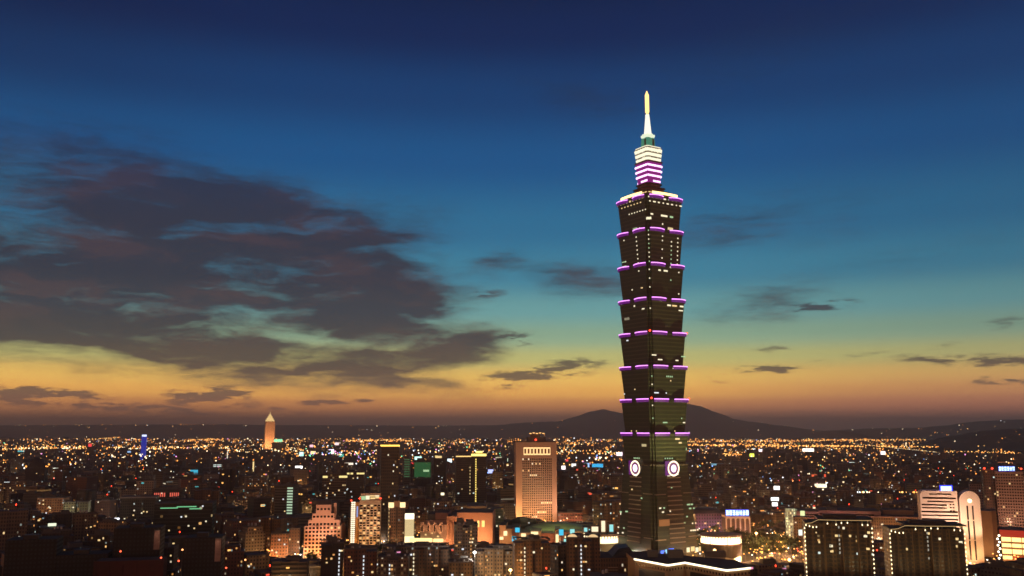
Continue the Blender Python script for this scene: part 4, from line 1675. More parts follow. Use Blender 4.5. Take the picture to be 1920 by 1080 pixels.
# --- two apartment towers with bulb strings at their corners and eaves
def bulb_tower(phrase, label, l, r, top, Y, seed, turn):
    e, W, H = hb('apartment_tower', phrase, label, 'apartment tower', l, r, top, 1080, Y, turn, 'apartment towers hung with bulb strings')
    rnd = random.Random(seed)
    D = 26
    BW = facade('olive_apartment_wall', (.135, .090, .045), 2.8, 3.2, .62, .52, .03, .8, bays=.45)
    b = MB()
    for (x0, x1, y0) in ((-.5, -.20, 0), (-.20, .06, 3.2), (.06, .30, 1.0), (.30, .5, 0.2)):
        b.box(x0 * W + .02, x1 * W - .02, y0, D, 0, H - 3.5, BW, ROOF_D)
    for fx in (-.2, .06, .30):
        b.box(fx * W - .35, fx * W + .35, -.5, 3.4, 0, H - 3.0, solid('olive_fin', (.12, .08, .04)))
    b.build('wall', e)
    b = MB()
    b.box(-.30 * W, W / 2 + 1.5, -2.4, D, H - .9, H, DARKM, ROOF_D)
    b.box(-.2 * W, .3 * W, 6, 16, H, H + 2.2, DARKM, ROOF_D)
    for fx in (-.28, -.05, .2, .47):
        b.box(fx * W - .4, fx * W + .4, -1.8, -1.0, H - 3.5, H - .9, DARKM)
    b.build('canopy_roof', e)
    for fx, yy in ((-.43, 0), (-.34, 0), (-.25, 0), (-.13, 3.2), (-.01, 3.2), (.12, 1.0), (.24, 1.0), (.36, .2), (.44, .2)):
        s_ = pane(e, solid('strip_glass', (.012, .011, .010), .65), fx * W, yy, H * .46, 1.9, H * .84, 0, 'window_strip')
        q = MB()
        k = 0
        while k < 17:
            zz = -.5 + (k + .5) / 17
            q.box(-.62, .62, -.55, -.125, zz, zz + .014, BW)
            k += 1
        q.build('balcony_rail', s_)
    b = MB()                     # the light cord that rises from the left corner to the canopy
    cord = emit('light_cord', (1, .62, .24), .8)
    P = [(-W / 2, -1.2, H - 4.4), (-.40 * W, -2.0, H - 3.6), (-.30 * W, -2.5, H - 1.1), (0, -2.6, H - 1.2), (W * .5, -2.6, H - .9)]
    for p, q in zip(P, P[1:]):
        b.tube(p, q, .16, .16, cord, 5)
    b.build('light_cord', e)
    bulb = MB()
    bulb.lathe([(.10, .9), (.34, .5), (.42, 0), (.28, -.40)], emit('warm_bulb', (1, .80, .46), 3.2), 8)
    bm_ = bulb.mesh('bulb')
    for i in range(4):
        put(bm_, 'bulb', e, (-W / 2 + .8 + i * W * .052, -1.2 - .3 * i, H - 5.6 - (.7 * i if i < 3 else 1.2)))
    for i, fx in enumerate((-.16, -.03, .05, .14, .36, .44)):
        dz = (3.6, 4.2, 2.9, 2.6, 4.0, 3.9)[i]
        put(bm_, 'bulb', e, (fx * W, -2.6, H - dz - rnd.uniform(0, .6)))
        c = MB()
        c.tube((fx * W, -2.6, H - dz + .6), (fx * W, -2.6, H - 1.1), .09, .06, cord, 4)
        c.build('drop_cord', e)
    z = H - 8
    while z > H - 46:
        put(bm_, 'bulb', e, (-W / 2 - .3, -.4, z))
        put(bm_, 'bulb', e, (W / 2 + .3, -.4, z + .8))
        z -= 3.3
    big = [(-.02, 12.5, 2.6), (.17, 10, 2.0), (.18, 12.6, 2.0), (.42, 12.6, 3.2), (.43, 10, 2.6), (-.12, 17, 3.2), (-.3, 18, 1.6), (-.24, 18, 1.0), (-.12, 24, 3), (.06, 6, 2.0), (.12, 19, 1.2), (-.36, 10, 1.2), (.4, 16, 1.4), (.44, 21, 3), (-.1, 20.5, 3.2)]
    for i, (fx, dz, w) in enumerate(big):
        if rnd.random() < .6:
            fx2 = fx + rnd.uniform(-.03, .03)
            y = 3.15 if -.2 < fx2 < .06 else (.95 if .06 < fx2 < .3 else -.05)
            pane(e, LITW[rnd.choice((0, 0, 1))], fx2 * W, y, H - dz - rnd.uniform(0, 1.5), w * .8, 1.7, 0, 'lit_window')
    for i in range(7):
        pane(e, LITW[4], -.215 * W, 3.0, H - 15.5 - i * 2.9, .9, .9, 0, 'stair_window')
        if rnd.random() < .7:
            pane(e, emit('dim_stair', (.8, .75, .6), .5), .02 * W, 3.1, H - 7 - i * 3.2, .9, 1.7, 0, 'stair_window')
    for fx in (-.3, .3):
        spot(e, (fx * W, -30, 22), (fx * W * .7, 0, H - 12), 13000, 100, (1, .66, .28))  # fill spots added in front to warm the walls
    return e


bulb_tower('left bulb-strung apartment tower', 'dark apartment tower strung with warm bulbs in front of a long colonnaded hall', 1514, 1633, 972, 730, 5, R(-3))
bulb_tower('right bulb-strung apartment tower', 'dark apartment tower strung with warm bulbs in front of a white arched tower', 1675, 1806, 983, 735, 9, R(2))

# --- broad civic hall with banded and gridded wings
e, W, H = hb('civic_hall', 'broad civic hall', 'broad low civic hall, one wing banded in mauve and the other a tan window grid', 'public building', 1503, 1734, 960, 1020, 1090, R(-4))
Y_ = 1090


def xc_(px):
    return (px - (1503 + 1734) / 2) / FPX * Y_


MAUVE = solid('mauve_stone', (.33, .20, .20), .8, 0, .12, .05)
CTAN = facade('tan_grid_hall', (.36, .22, .13), 2.6, 3.4, .5, .6, .015, .9, (.05, .03, .02))
b = MB()
b.box(xc_(1503), xc_(1543), 0, 44, 0, zrow(961, Y_), MAUVE, ROOF_D)
b.box(xc_(1543), xc_(1652), 12, 60, 0, zrow(960, Y_), MAUVE, ROOF_D)
b.build('banded_wing', e)
b = MB()
for k in range(3):
    z = zrow(966 + k * 4.5, Y_)
    b.box(xc_(1510), xc_(1541), -.3, 0, z - 1.2, z, W_DARK)
    b.box(xc_(1545), xc_(1640), 11.7, 12, z - 1.2, z, W_DARK)
b.build('window_band', e)
b = MB()
b.box(xc_(1634), xc_(1738), 5, 48, 0, zrow(970, Y_), CTAN, ROOF_D)
b.build('gridded_wing', e)
b = MB()
b.box(xc_(1631), xc_(1740), 3.5, 49, zrow(970, Y_), zrow(968, Y_), MAUVE, ROOF_D)
b.box(xc_(1660), xc_(1713), 30, 60, zrow(968, Y_), zrow(955, Y_ + 30), solid('tan_roof_block', (.30, .19, .12)), ROOF_D)
b.box(xc_(1560), xc_(1578), 25, 38, zrow(960, Y_), zrow(953, Y_ + 25), SHED, ROOF_D)
b.build('cornice', e)
for px, py in ((1652, 983), (1660, 1003), (1643, 1010), (1647, 1011), (1700, 986)):
    pane(e, LITW[1], xc_(px), 4.9, zrow(py, Y_), 2.4, 1.6, 0, 'lit_window')
b = MB()
b.lathe([(7, 0), (7, zrow(958, Y_))], facade('lit_stair_drum', (.4, .38, .2), 2.2, 3.2, .7, .7, .9, .9, cols=[(1, .9, .5), (.8, .9, .5)]), 16, cx=xc_(1494), cy=8)
b.build('stair_drum', e)
for px in (1520, 1575):
    spot(e, (xc_(px), -20, 2), (xc_(px), 4, 22), 22000, 115, (1, .46, .36))
for px in (1655, 1700):
    spot(e, (xc_(px), -16, 2), (xc_(px), 5, 18), 20000, 115, (1, .52, .2))

# --- white banded block with a round-headed tower
e, W, H = hb('banded_block', 'white block with arched tower', 'white banded office block joined to a floodlit round-headed tower slotted with dark strips', 'office building', 1734, 1836, 922, 1066, 905, R(-5))
Y_ = 905
WH2 = solid('white_panel', (.66, .54, .45), .7, 0, .08, .1)


def xw(px):
    return (px - 1785) / FPX * Y_


b = MB()
xa, xb = xw(1734), xw(1797)
zt = zrow(921, Y_)
P = []
for k in range(7):        # rounded upper left corner
    a = math.pi - math.pi / 2 * k / 6
    P.append((xa + 5 + 5 * math.cos(a), zt - 5 + 5 * math.sin(a)))
prof = [(xa, 0)] + P + [(xb, zt), (xb, 0)]
fr = [(x, 0, z) for x, z in prof]
bk = [(x, 26, z) for x, z in prof]
b.face(list(reversed(fr))[::-1], WH2)
b.face(bk[::-1], WH2)
for i in range(len(prof)):
    j = (i + 1) % len(prof)
    b.face([fr[j], fr[i], bk[i], bk[j]], WH2)
b.build('banded_wing', e)
b = MB()
for i, (py, a, c) in enumerate(((926, 1750, 1787), (933, 1738, 1794), (940, 1746, 1790), (946, 1736, 1778), (952, 1736, 1778), (959, 1735, 1796), (966, 1735, 1796), (973, 1735, 1796))):
    z = zrow(py, Y_)
    b.box(xw(a), xw(c), -.25, 0, z - 1.1 - .3 * (i % 2), z, W_DARK)
for i in range(6):
    b.box(xw(1783 + (i % 2) * 5), xw(1786 + (i % 2) * 5), -.3, 0, zrow(945 + (i // 2) * 6, Y_) - 1, zrow(945 + (i // 2) * 6, Y_), W_DARK)
b.build('window_band', e)
# tower with semicircular head
xa, xb = xw(1799), xw(1833)
rr_ = (xb - xa) / 2
zt = zrow(920, Y_)
prof = [(xa, 0), (xa, zt - rr_)]
for k in range(1, 16):
    a = math.pi - math.pi * k / 16
    prof.append(((xa + xb) / 2 + rr_ * math.cos(a), zt - rr_ + rr_ * math.sin(a)))
prof += [(xb, zt - rr_), (xb, 0)]
b = MB()
fr = [(x, -3, z) for x, z in prof]
bk = [(x, 14, z) for x, z in prof]
b.face(fr, WH2)
b.face(bk[::-1], WH2)
for i in range(len(prof)):
    j = (i + 1) % len(prof)
    b.face([fr[j], fr[i], bk[i], bk[j]], WH2)
b.build('arched_tower', e)
for fx in (.36, .62):
    for z0, z1 in ((zrow(973, Y_), zrow(947, Y_)), (zrow(1010, Y_), zrow(975, Y_)), (zrow(1048, Y_), zrow(1012, Y_))):
        pane(e, W_DARK, xa + fx * (xb - xa), -3.05, (z0 + z1) / 2, 1.4, z1 - z0, 0, 'window_slot')
c = MB()
c.lathe([(1.9, -.4), (1.9, .4)], emit('arch_medallion', (1, .72, .42), 3.0), 16)
o = c.build('medallion', e, ((xa + xb) / 2, -3.3, zt - rr_ * 1.0))
o.rotation_euler = (R(90), 0, 0)
spot(e, ((xa + xb) / 2, -24, 4), ((xa + xb) / 2, -3, 30), 48000, 95, (1, .58, .26))
spot(e, ((xa + xb) / 2, -34, 10), ((xa + xb) / 2, -3, 62), 210000, 60, (1, .62, .40))
spot(e, (xw(1765), -30, 30), (xw(1765), 0, 54), 105000, 95, (1, .64, .48))
glyph_sign('rooftop_sign', 'small glowing blue-white box sign on the roof of a white banded block', 1765, 1784, 911.5, 922, 912, (.42, .52, 1.0), 2.6, 0, (.02, .04, 1.0))

# --- plain tan blocks behind the arched tower
e, W, H = hb('tan_block', 'plain tan blocks', 'plain tan windowless block standing behind a white round-headed tower', 'office building', 1828, 1868, 958, 1030, 985, R(-10))
b = MB()
b.box(-W / 2, W * .30, 0, 30, 0, H, solid('tan_wall', (.34, .21, .13)), ROOF)
b.box(W * .30 + .1, W / 2, 2, 30, 0, H + .5, solid('tan_wall_dark', (.22, .13, .08)), ROOF)
b.box(-W / 2, -W * .2, -2, 0, 0, H - 9, SHED, ROOF)
b.build('wall', e)
spot(e, (0, -22, 1), (0, 0, 20), 16000, 100)
e, W, H = hb('grey_block', 'grey block behind arched tower', 'grey windowed block rising behind a white round-headed tower', 'office building', 1822, 1852, 908, 960, 1240, R(-10))
b = MB()
b.box(-W / 2, W / 2, 0, 24, 0, H, facade('mauve_grid', (.26, .18, .16), 2.6, 3.3, .55, .5, .03, .8), ROOF)
b.build('wall', e)
roof_bits(e, W, 24, H, 8, 2)

# --- right-hand grid tower with a blue sign
e, W, H = hb('grid_tower', 'blue-signed grid tower', 'tall mauve tower with an even window grid under a blue rooftop sign', 'office tower', 1872, 1919, 884, 995, 1120, R(-8))
D = 26
b = MB()
b.box(-W / 2, W / 2, 0, D, 0, H, solid('mauve_wall', (.31, .205, .165), .8, 0, .1), ROOF)
b.box(-W / 2 - W * .42, -W / 2 - .05, 6, D, 0, H + 2, facade('brown_side_tower', (.15, .085, .06), 2.6, 3.3, .6, .5, .05, .8, bays=.4), ROOF)
b.build('wall', e)
spots = []
rg = random.Random(17)
for j in range(22):
    for i in range(11):
        m = LITW[0] if rg.random() < .045 else W_DARK
        spots.append((0 if m is not W_DARK else 1, (m, -W / 2 + (i + .5) * W / 11, -.02, H - 4 - j * 3.45, W / 11 * .6, 1.7, 0)))
spots.sort(key=lambda t: t[0])
pane_grid(e, [s for _, s in spots])
for x_ in (-W / 2 - W * .35, -W / 2 - 2, W / 2 - 1):
    c = MB()
    c.lathe([(.3, 0), (1.1, .5), (1.1, 1.6), (.3, 2.1)], RED, 8)
    c.build('red_beacon', e, (x_, 5, H + 2.1))
spot(e, (0, -40, 20), (0, 0, 45), 60000, 100, (1, .5, .3))
glyph_sign('rooftop_sign', 'bright blue lettered sign on the roof of a tall mauve grid tower', 1873, 1903, 874, 883.6, 1123, (.18, .50, 1.0), 2.3, 6, emit('deep_blue_board', (.02, .05, .75), .9))

# --- red and gold shop hall at the edge
e, W, H = hb('red_shop_hall', 'red and gold shop hall', 'low shop hall with a red roof fascia and blazing gold floors', 'shop building', 1882, 1950, 995, 1060, 945, R(-16))
b = MB()
b.box(-W / 2, W / 2, 0, 30, 0, H - 7, solid('shop_wall', (.35, .2, .12)), ROOF)
b.box(-W / 2 - 1, W / 2, -1, 30, H - 7, H, emit('red_fascia', (.72, .03, .02), .55), ROOF)
b.build('wall', e)
GOLD = emit('gold_shopfloor', (1, .72, .26), 2.0)
for k in range(4):
    for i in range(4):
        w = W / 4
        m = GOLD if not (k == 0 and i in (1, 2)) else emit('red_shopfloor', (.8, .08, .02), .7)
        pane(e, m, -W / 2 + (i + .5) * w, -.1, 4.0 + k * 6.0, w * .92, 3.6 + (k % 2), 0, 'lit_floor')
for i in range(8):
    c = MB()
    c.lathe([(.3, 0), (1.0, .5), (1.0, 1.5), (.3, 2)], emit('white_flood_lamp', (1, .85, .6), 4), 8)
    c.build('flood_lamp', e, (-W / 2 - 3 + (i % 2) * 1.5, -3, 2 + i * 3.2))
glyph_sign('street_billboard', 'small white lit billboard left of a bulb-strung apartment tower', 1498, 1513, 993, 1004, 800, (.86, .95, .88), 1.2)
glyph_sign('street_billboard', 'pair of stacked white light boxes glowing over dark park trees, lower box', 1448, 1458, 942, 949, 1320, (1, .96, .92), 2.2)
glyph_sign('street_billboard', 'pair of stacked white light boxes glowing over dark park trees, upper box', 1446, 1460, 932.5, 939, 1321, (1, .96, .88), 2.2)

# --- far floodlit tower on the horizon
e, W, H = hb('floodlit_tower', 'far golden floodlit tower', 'distant golden floodlit tower with a stepped pyramid cap, rising above the skyline', 'tower', 496, 516, 790, 840, 4600, R(14))
b = MB()
GT = solid('pink_granite', (.46, .28, .19), .8, 0, .1, .01)
w2 = W * .5 / 1.18
b.box(-w2, w2, 0, 2 * w2, 0, H, facade('granite_tower', (.46, .28, .18), 5, 4.2, .4, .5, .03, .8, (.10, .06, .05)), ROOF)
b.build('shaft', e)
b = MB()
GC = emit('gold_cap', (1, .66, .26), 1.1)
zt = H
for s, h in ((.86, 9), (.66, 8), (.46, 8), (.26, 9)):
    b.box(-w2 * s, w2 * s, w2 - w2 * s, w2 + w2 * s, zt, zt + h, GC, GC)
    zt += h
b.lathe([(2.0, zt), (.5, zt + 14)], GC, 6, cx=0, cy=w2)
b.build('lit_cap', e)
spot(e, (-w2 * 1.8, -70, 4), (-w2 * .3, 0, 130), 1.9e6, 80, (1, .50, .2), 3)
spot(e, (w2, -90, 4), (0, 0, 90), 0.7e6, 90, (1, .50, .2), 3)

# --- blue-lit slim far tower
e, W, H = hb('blue_tower', 'far blue-lit tower', 'slim far tower glowing deep blue under a pale cap', 'tower', 264.5, 273, 815, 842, 3900)
b = MB()
b.box(-W / 2, W / 2, 0, W, 0, H - 8, emit('blue_facade', (.03, .06, .7), .5), ROOF)
b.build('shaft', e)
b = MB()
b.box(-W * .4, W * .4, -.5, W * .9, H - 8, H, emit('pale_blue_cap', (.62, .70, 1), 2.0), ROOF)
b.build('lit_cap', e)


# --- a few more blocks that stand out, simpler in plan
def block(name, phrase, label, cat, l, r, top, bot, Y, mat, D=24, turn=0.0, bits=2, lit=0, seed=1, extra=None, flood=None, fcol=(1, .55, .22)):
    e, W, H = hb(name, phrase, label, cat, l, r, top, bot, Y, turn)
    b = MB()
    b.box(-W / 2, W / 2, 0, D, 0, H, mat, ROOF, u0=0)
    b.build('wall', e)
    roof_bits(e, W, D, H, seed, bits)
    rnd = random.Random(seed)
    for _ in range(lit):
        pane(e, LITW[rnd.choice((0, 0, 1, 1, 3))], rnd.uniform(-.44, .44) * W, -.03, H * rnd.uniform(.35, .95), 1.6, 1.5, 0, 'lit_window')
    if flood:
        for fx in (-.3, .3):
            spot(e, (fx * W, -14, 2), (fx * W * .8, 0, H * .5), flood, 105, fcol)
    if extra:
        extra(e, W, H, D)
    return e


def rows_lit(fr, m, h=1.2, w=.86, xc=0.0):
    def f(e, W, H, D):
        for t in fr:
            pane(e, m, xc * W, -.06, H * t, W * w, h, 0, 'lit_floor')
    return f


STRP = facade('striped_office', (.17, .15, .12), 30, 3.6, .98, .5, 0, 1, (.02, .025, .02), line=.6)
block('striped_office', 'green-edged striped office', 'dark striped office block whose right edge glows pale green', 'office block', 514, 549, 911, 972, 1240, STRP, 24, R(-12), 1, 2, 3,
      lambda e, W, H, D: [pane(e, emit('pale_green_floor', (.62, .85, .58), .8), W * .34, -.08, H - 3 - i * 3.6, W * .3, 1.9, 0, 'lit_floor') for i in range(13)] and None)
block('lit_office', 'office with golden floors', 'broad office block with several golden lit floors and a lit crown', 'office block', 604, 648, 889, 942, 1420, facade('gold_office', (.20, .14, .075), 3, 3.8, .8, .5, .14, .8, line=.5), 30, R(4), 2, 4, 4,
      lambda e, W, H, D: [pane(e, LITW[0], W * .22, -.1, z, W * .42, 1.8, 0, 'lit_floor') for z in (12, 16, 20, 24)] + [pane(e, emit('yellow_crown', (1, .8, .3), 1.2), W * x, -.1, H - 4, W * .2, 3, 0, 'crown_window') for x in (-.38, .3, .45)] and None)
block('yellow_roof_office', 'yellow-lamped dark office', 'dark office block with broken yellow lights along its roof', 'office block', 649, 682, 886, 940, 1430, facade('dark_office', (.09, .065, .04), 2.6, 3.5, .6, .5, .05, .8), 28, 0, 1, 4, 5,
      lambda e, W, H, D: [pane(e, emit('yellow_crown', (1, .8, .3), 1.2), W * x, -.1, H - 1.5, W * .14, 2.4, 0, 'roof_light') for x in (-.4, -.2, .15, .3, .44)] and None)
block('orange_block', 'orange-lit apartment block', 'apartment block whose rendered front is lit deep orange from the street', 'apartment block', 508, 540, 1002, 1052, 945, facade('orange_render', (.42, .22, .12), 2.8, 3.2, .45, .45, .08, .8), 18, R(4), 3, 4, 6, None, 9000, (1, .42, .14))
block('brown_slab', 'plain brown slab', 'plain brown apartment slab beside an orange-lit block', 'apartment block', 541, 561, 992, 1046, 960, facade('brown_render', (.19, .10, .055), 2.8, 3.2, .4, .45, .03, .8), 20, R(4), 1, 2, 7, None, 3000)
block('grey_office', 'pale-slabbed grey office', 'squat grey-green office with a pale flat roof slab and few lit windows', 'office block', 227, 288, 934, 981, 1150, facade('grey_green_office', (.135, .125, .08), 2.4, 3.3, .6, .55, .05, .8), 30, R(2), 1, 7, 8,
      lambda e, W, H, D: [tag(o_, None) for o_ in [(lambda b_: (b_.box(-W / 2 - 1, W / 2 + 1, -1, D, H + .02, H + 1.6, solid('pale_slab', (.36, .33, .28)), ROOF), b_.build('roof_slab', e))[1])(MB())]] and None)
block('green_glass_office', 'green-lit glass office', 'broad dark glass office with green lights along its top floor', 'office block', 291, 395, 945, 1010, 1050, facade('dark_green_glass', (.045, .050, .034), 3.2, 4.2, .92, .62, .02, .6, (.010, .016, .011), line=1.2), 40, R(2), 2, 8, 9,
      lambda e, W, H, D: [pane(e, emit('green_light', (.25, .85, .40), .7), W * x, -.1, H - 3 - k * 1.2, W * w_, 1.1, 0, 'lit_floor') for k, (x, w_) in enumerate(((.05, .34), (-.25, .3), (.2, .2)))] and None)
block('orange_walkup', 'orange-lit walk-up', 'low apartment block glowing dull orange along its whole front', 'apartment block', 69, 117, 934, 966, 1180, facade('orange_walkup_wall', (.36, .19, .09), 3, 3.2, .5, .45, .1, .8), 22, R(-6), 3, 7, 10, None, 5200, (1, .42, .12))
for i, (l_, r_, t_) in enumerate(((118, 139, 942), (144, 163, 942))):
    block('pale_block', f'{"left" if i == 0 else "right"} pale olive block', f'small pale olive apartment block, the {"left" if i == 0 else "right"} one of a matching pair', 'apartment block', l_, r_, t_, 966, 1130, facade('pale_olive', (.26, .25, .13), 2.8, 3.2, .55, .5, .04, .8), 18, R(3), 1, 1, 11 + i, None, 1500, (1, .8, .4))
block('red_window_block', 'block with red window strip', 'long low block with a strip of glowing red windows', 'office block', 286, 340, 918, 938, 1320, facade('dim_office', (.10, .07, .05), 3, 3.4, .6, .5, .02, .8), 22, 0, 1, 2, 13,
      lambda e, W, H, D: [pane(e, emit('red_window', (1, .16, .10), .9), -W * .42 + i * W * .065, -.06, H - 7, W * .035, 5.5, 0, 'lit_window') for i in range(13) if i not in (6, 7)] and None)
block('drum_roof_block', 'dark round-topped block', 'dark block with a rounded roof drum, left of the brightest cluster', 'office block', 47, 81, 878, 905, 1900, facade('dark_round_block', (.07, .045, .03), 3, 3.5, .5, .5, .04, .8), 30, 0, 0, 2, 14,
      lambda e, W, H, D: (lambda b_: (b_.lathe([(W * .42, H), (W * .40, H + 8), (W * .30, H + 16), (W * .1, H + 21)], solid('dark_drum', (.07, .05, .035)), 18, cx=0, cy=15), b_.build('roof_drum', e)) and None)(MB()))
block('green_billboard_block', 'block with the green billboard', 'office block whose whole front is a dim green billboard', 'office block', 776, 808, 864, 900, 1900, facade('dim_office', (.10, .07, .05), 3, 3.4, .6, .5, .02, .8), 30, 0, 1, 0, 15,
      lambda e, W, H, D: [pane(e, emit('green_billboard', (.05, .32, .10), .26), 0, -.3, H - 18, W * .95, 30, 0, 'billboard'), pane(e, LITW[2], W * .22, -.55, H - 20, W * .34, 4, 0, 'lit_panel')] and None)
block('banded_green_tower', 'slim green banded tower', 'slim tower with dim green bands of light', 'office tower', 757, 769, 858, 895, 1950, STRP, 20, 0, 0, 0, 16,
      lambda e, W, H, D: [pane(e, emit('dim_green', (.12, .4, .16), .4), 0, -.06, H - 4 - i * 5, W * .9, 1.6, 0, 'lit_floor') for i in range(8)] and None)
block('tall_dark_block', 'amber-crowned dark block', 'tall dark block with a small amber crown, right of the green billboard', 'office tower', 813, 836, 860, 905, 1850, facade('dark_office', (.09, .065, .04), 2.6, 3.5, .6, .5, .05, .8), 26, 0, 1, 3, 17,
      lambda e, W, H, D: pane(e, LITW[0], -W * .1, -.1, H + 3, W * .5, 5, 0, 'crown_window') and None)
block('beige_tower', 'beige lit slab', 'beige slab lit from below, left of the orange gridded tower', 'apartment block', 923, 943, 886, 920, 1750, facade('beige_slab', (.30, .22, .10), 3, 3.4, .5, .5, .06, .8), 22, 0, 1, 2, 18, None, 14000)
block('low_red_block', 'low red-framed block', 'low red-brown framed block right of the orange gridded tower', 'office block', 1046, 1092, 962, 985, 1330, facade('red_frame', (.30, .12, .085), 4, 4.5, .7, .6, .03, .8, (.05, .015, .012)), 26, 0, 1, 1, 19, None, 8000, (1, .45, .2))

# --- foreground apartment blocks, close enough to show bays and stair lights
def tenement(phrase, label, l, r, top, Y, wall, seed, stair=None, turn=0.0, flood=None, arches=False, lit=7, stairmat=1):
    e, W, H = hb('apartment_block', phrase, label, 'apartment block', l, r, top, 1080, Y, turn)
    rnd = random.Random(seed)
    D = rnd.uniform(18, 24)
    b = MB()
    n = max(2, int(W / 7))
    for i in range(n):
        dy = (0, 1.8, .5, 2.2)[(i + seed) % 4]
        x0, x1 = -W / 2 + i * W / n, -W / 2 + (i + 1) * W / n
        b.box(x0 + .01, x1 - .01, dy, D, 0, H - (0 if (i + seed) % 3 else 2.0), wall, ROOF)
    b.build('wall', e)
    b = MB()
    hx = rnd.uniform(-.25, .2) * W
    b.box(hx - W * .16, hx + W * .16, 6, D - 4, H - 1.9, H + rnd.uniform(2.6, 4), SHED, ROOF_D)
    b.build('roof_hut', e)
    roof_bits(e, W, D, H, seed, 1)
    for k in range(3):
        c = MB()
        c.lathe([(1.0, 0), (1.0, 2.0), (.7, 2.4)], TANK, 10)
        c.build('water_tank', e, (rnd.uniform(-.42, .42) * W, rnd.uniform(3, 5), H + .05))
    if arches:
        for fx in (-.32, .30):
            c = MB()
            n_ = 12
            r_ = W * .16
            pr = [(fx * W + r_ * math.cos(math.pi * k / n_), H + r_ * .8 * math.sin(math.pi * k / n_)) for k in range(n_ + 1)]
            f = [(x, 1.2, z) for x, z in pr]
            g = [(x, 6, z) for x, z in pr]
            c.face(f[::-1], emit('arch_lamp_glow', (1, .66, .32), .9))
            for i in range(len(pr)):
                j = (i + 1) % len(pr)
                c.face([f[i], f[j], g[j], g[i]], DARKM)
            c.build('arched_crown', e)
    if stair is not None:
        z = H - 6
        while z > 2:
            pane(e, LITW[stairmat], stair * W, -.3, z, .95, 1.7, 0, 'stair_window')
            z -= 3.3
    for _ in range(lit):
        pane(e, LITW[rnd.choice((0, 0, 1, 4, 3, 4))], rnd.uniform(-.46, .46) * W, -.25, H - 3 - 3.2 * rnd.randrange(1, 9), rnd.uniform(1.0, 2.2), rnd.uniform(1.0, 1.6), 0, 'lit_window')
    if flood:
        spot(e, (-.2 * W, -16, 2), (0, 0, H * .55), flood, 110)
    return e


T_BROWN = facade('brown_brick', (.15, .082, .046), 2.6, 3.3, .5, .5, .035, .8, bays=.5)
T_TAN = facade('tan_tile', (.30, .20, .105), 2.6, 3.3, .48, .5, .05, .8, bays=.35)
T_GREY = facade('grey_brown_tile', (.20, .145, .10), 2.4, 3.2, .55, .52, .05, .8, bays=.35)
T_RED = facade('red_brown_brick', (.18, .075, .045), 2.6, 3.3, .45, .5, .03, .8)
tenement('stair-lit brown block', 'dark brown apartment block with a column of stair lights before the mall', 965, 1032, 1014, 800, T_BROWN, 21, -.22, R(6))
tenement('block with two lit arches', 'brown apartment block with two lit arches on its roof and white stair lights', 1062, 1125, 1010, 800, T_BROWN, 22, -.06, R(-4), None, True, 7, 3)
tenement('grey block with roof room', 'grey-brown apartment block with a big roof room before a pink department store', 853, 896, 985, 905, T_GREY, 23, .2, R(5), 4000, False, 10, 4)
tenement('beige window-rowed block', 'beige apartment block with dense window rows and bright top-floor lights', 890, 962, 1030, 850, T_TAN, 24, None, R(-3), 9000, False, 9)
tenement('tan block with shed roof', 'tan apartment block with a dark roof shed, low before the pink store', 842, 886, 1056, 800, T_TAN, 25, None, R(4), 2600, False, 6)
tenement('long brown apartment block', 'long dark brown apartment block in front of a golden lit canopy', 765, 841, 1026, 830, T_BROWN, 26, -.36, R(2), 2500, False, 10)
tenement('white-stair black block', 'near black residential block with white stair lights before the peach block', 602, 643, 1019, 810, facade('black_tile', (.055, .038, .026), 2.6, 3.3, .5, .5, .02, .8), 27, .32, R(6), None, False, 8, 3)
tenement('brown-bayed black block', 'near black residential block with one plain brown bay before a pale hotel', 645, 706, 1030, 805, T_RED, 28, .1, R(3), None, False, 9, 3)
tenement('low dark corner block', 'low dark apartment block in front of a domed brown tower', 708, 764, 1046, 800, T_GREY, 29, -.1, R(-2), None, False, 7, 3)

# --- unlit blocks at the lower left with street hoardings
def unlit(phrase, label, l, r, top, Y, seed, board=None):
    e, W, H = hb('unlit_block', phrase, label, 'building', l, r, top, 1080, Y, R(2))
    b = MB()
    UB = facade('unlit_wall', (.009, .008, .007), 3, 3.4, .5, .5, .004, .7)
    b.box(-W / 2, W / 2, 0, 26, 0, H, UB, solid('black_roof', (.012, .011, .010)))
    b.build('wall', e)
    b = MB()
    b.box(-W * .2, W * .1, 6, 14, H + .01, H + 3.2, DARKM, DARKM)
    b.build('roof_hut', e)
    if board:
        z0, z1 = z_at(board[1], Y - 2), z_at(board[0], Y - 2)
        c = MB()
        c.box(W / 2 - 5, W / 2 - .4, -1.2, -.2, z0, z1, solid('hoarding_print', (.30, .20, .16), .6, 0, .8, .25), DARKM)
        c.box(W / 2 - 5.3, W / 2 - .1, -1.1, -.25, z1, z1 + .5, METAL)
        c.build('hoarding', e)
        sp_ = spot(e, (W / 2 - 3, -9, z1 + 2), (W / 2 - 2.5, -1, (z0 + z1) / 2), 900, 80, (1, .55, .4))
    return e


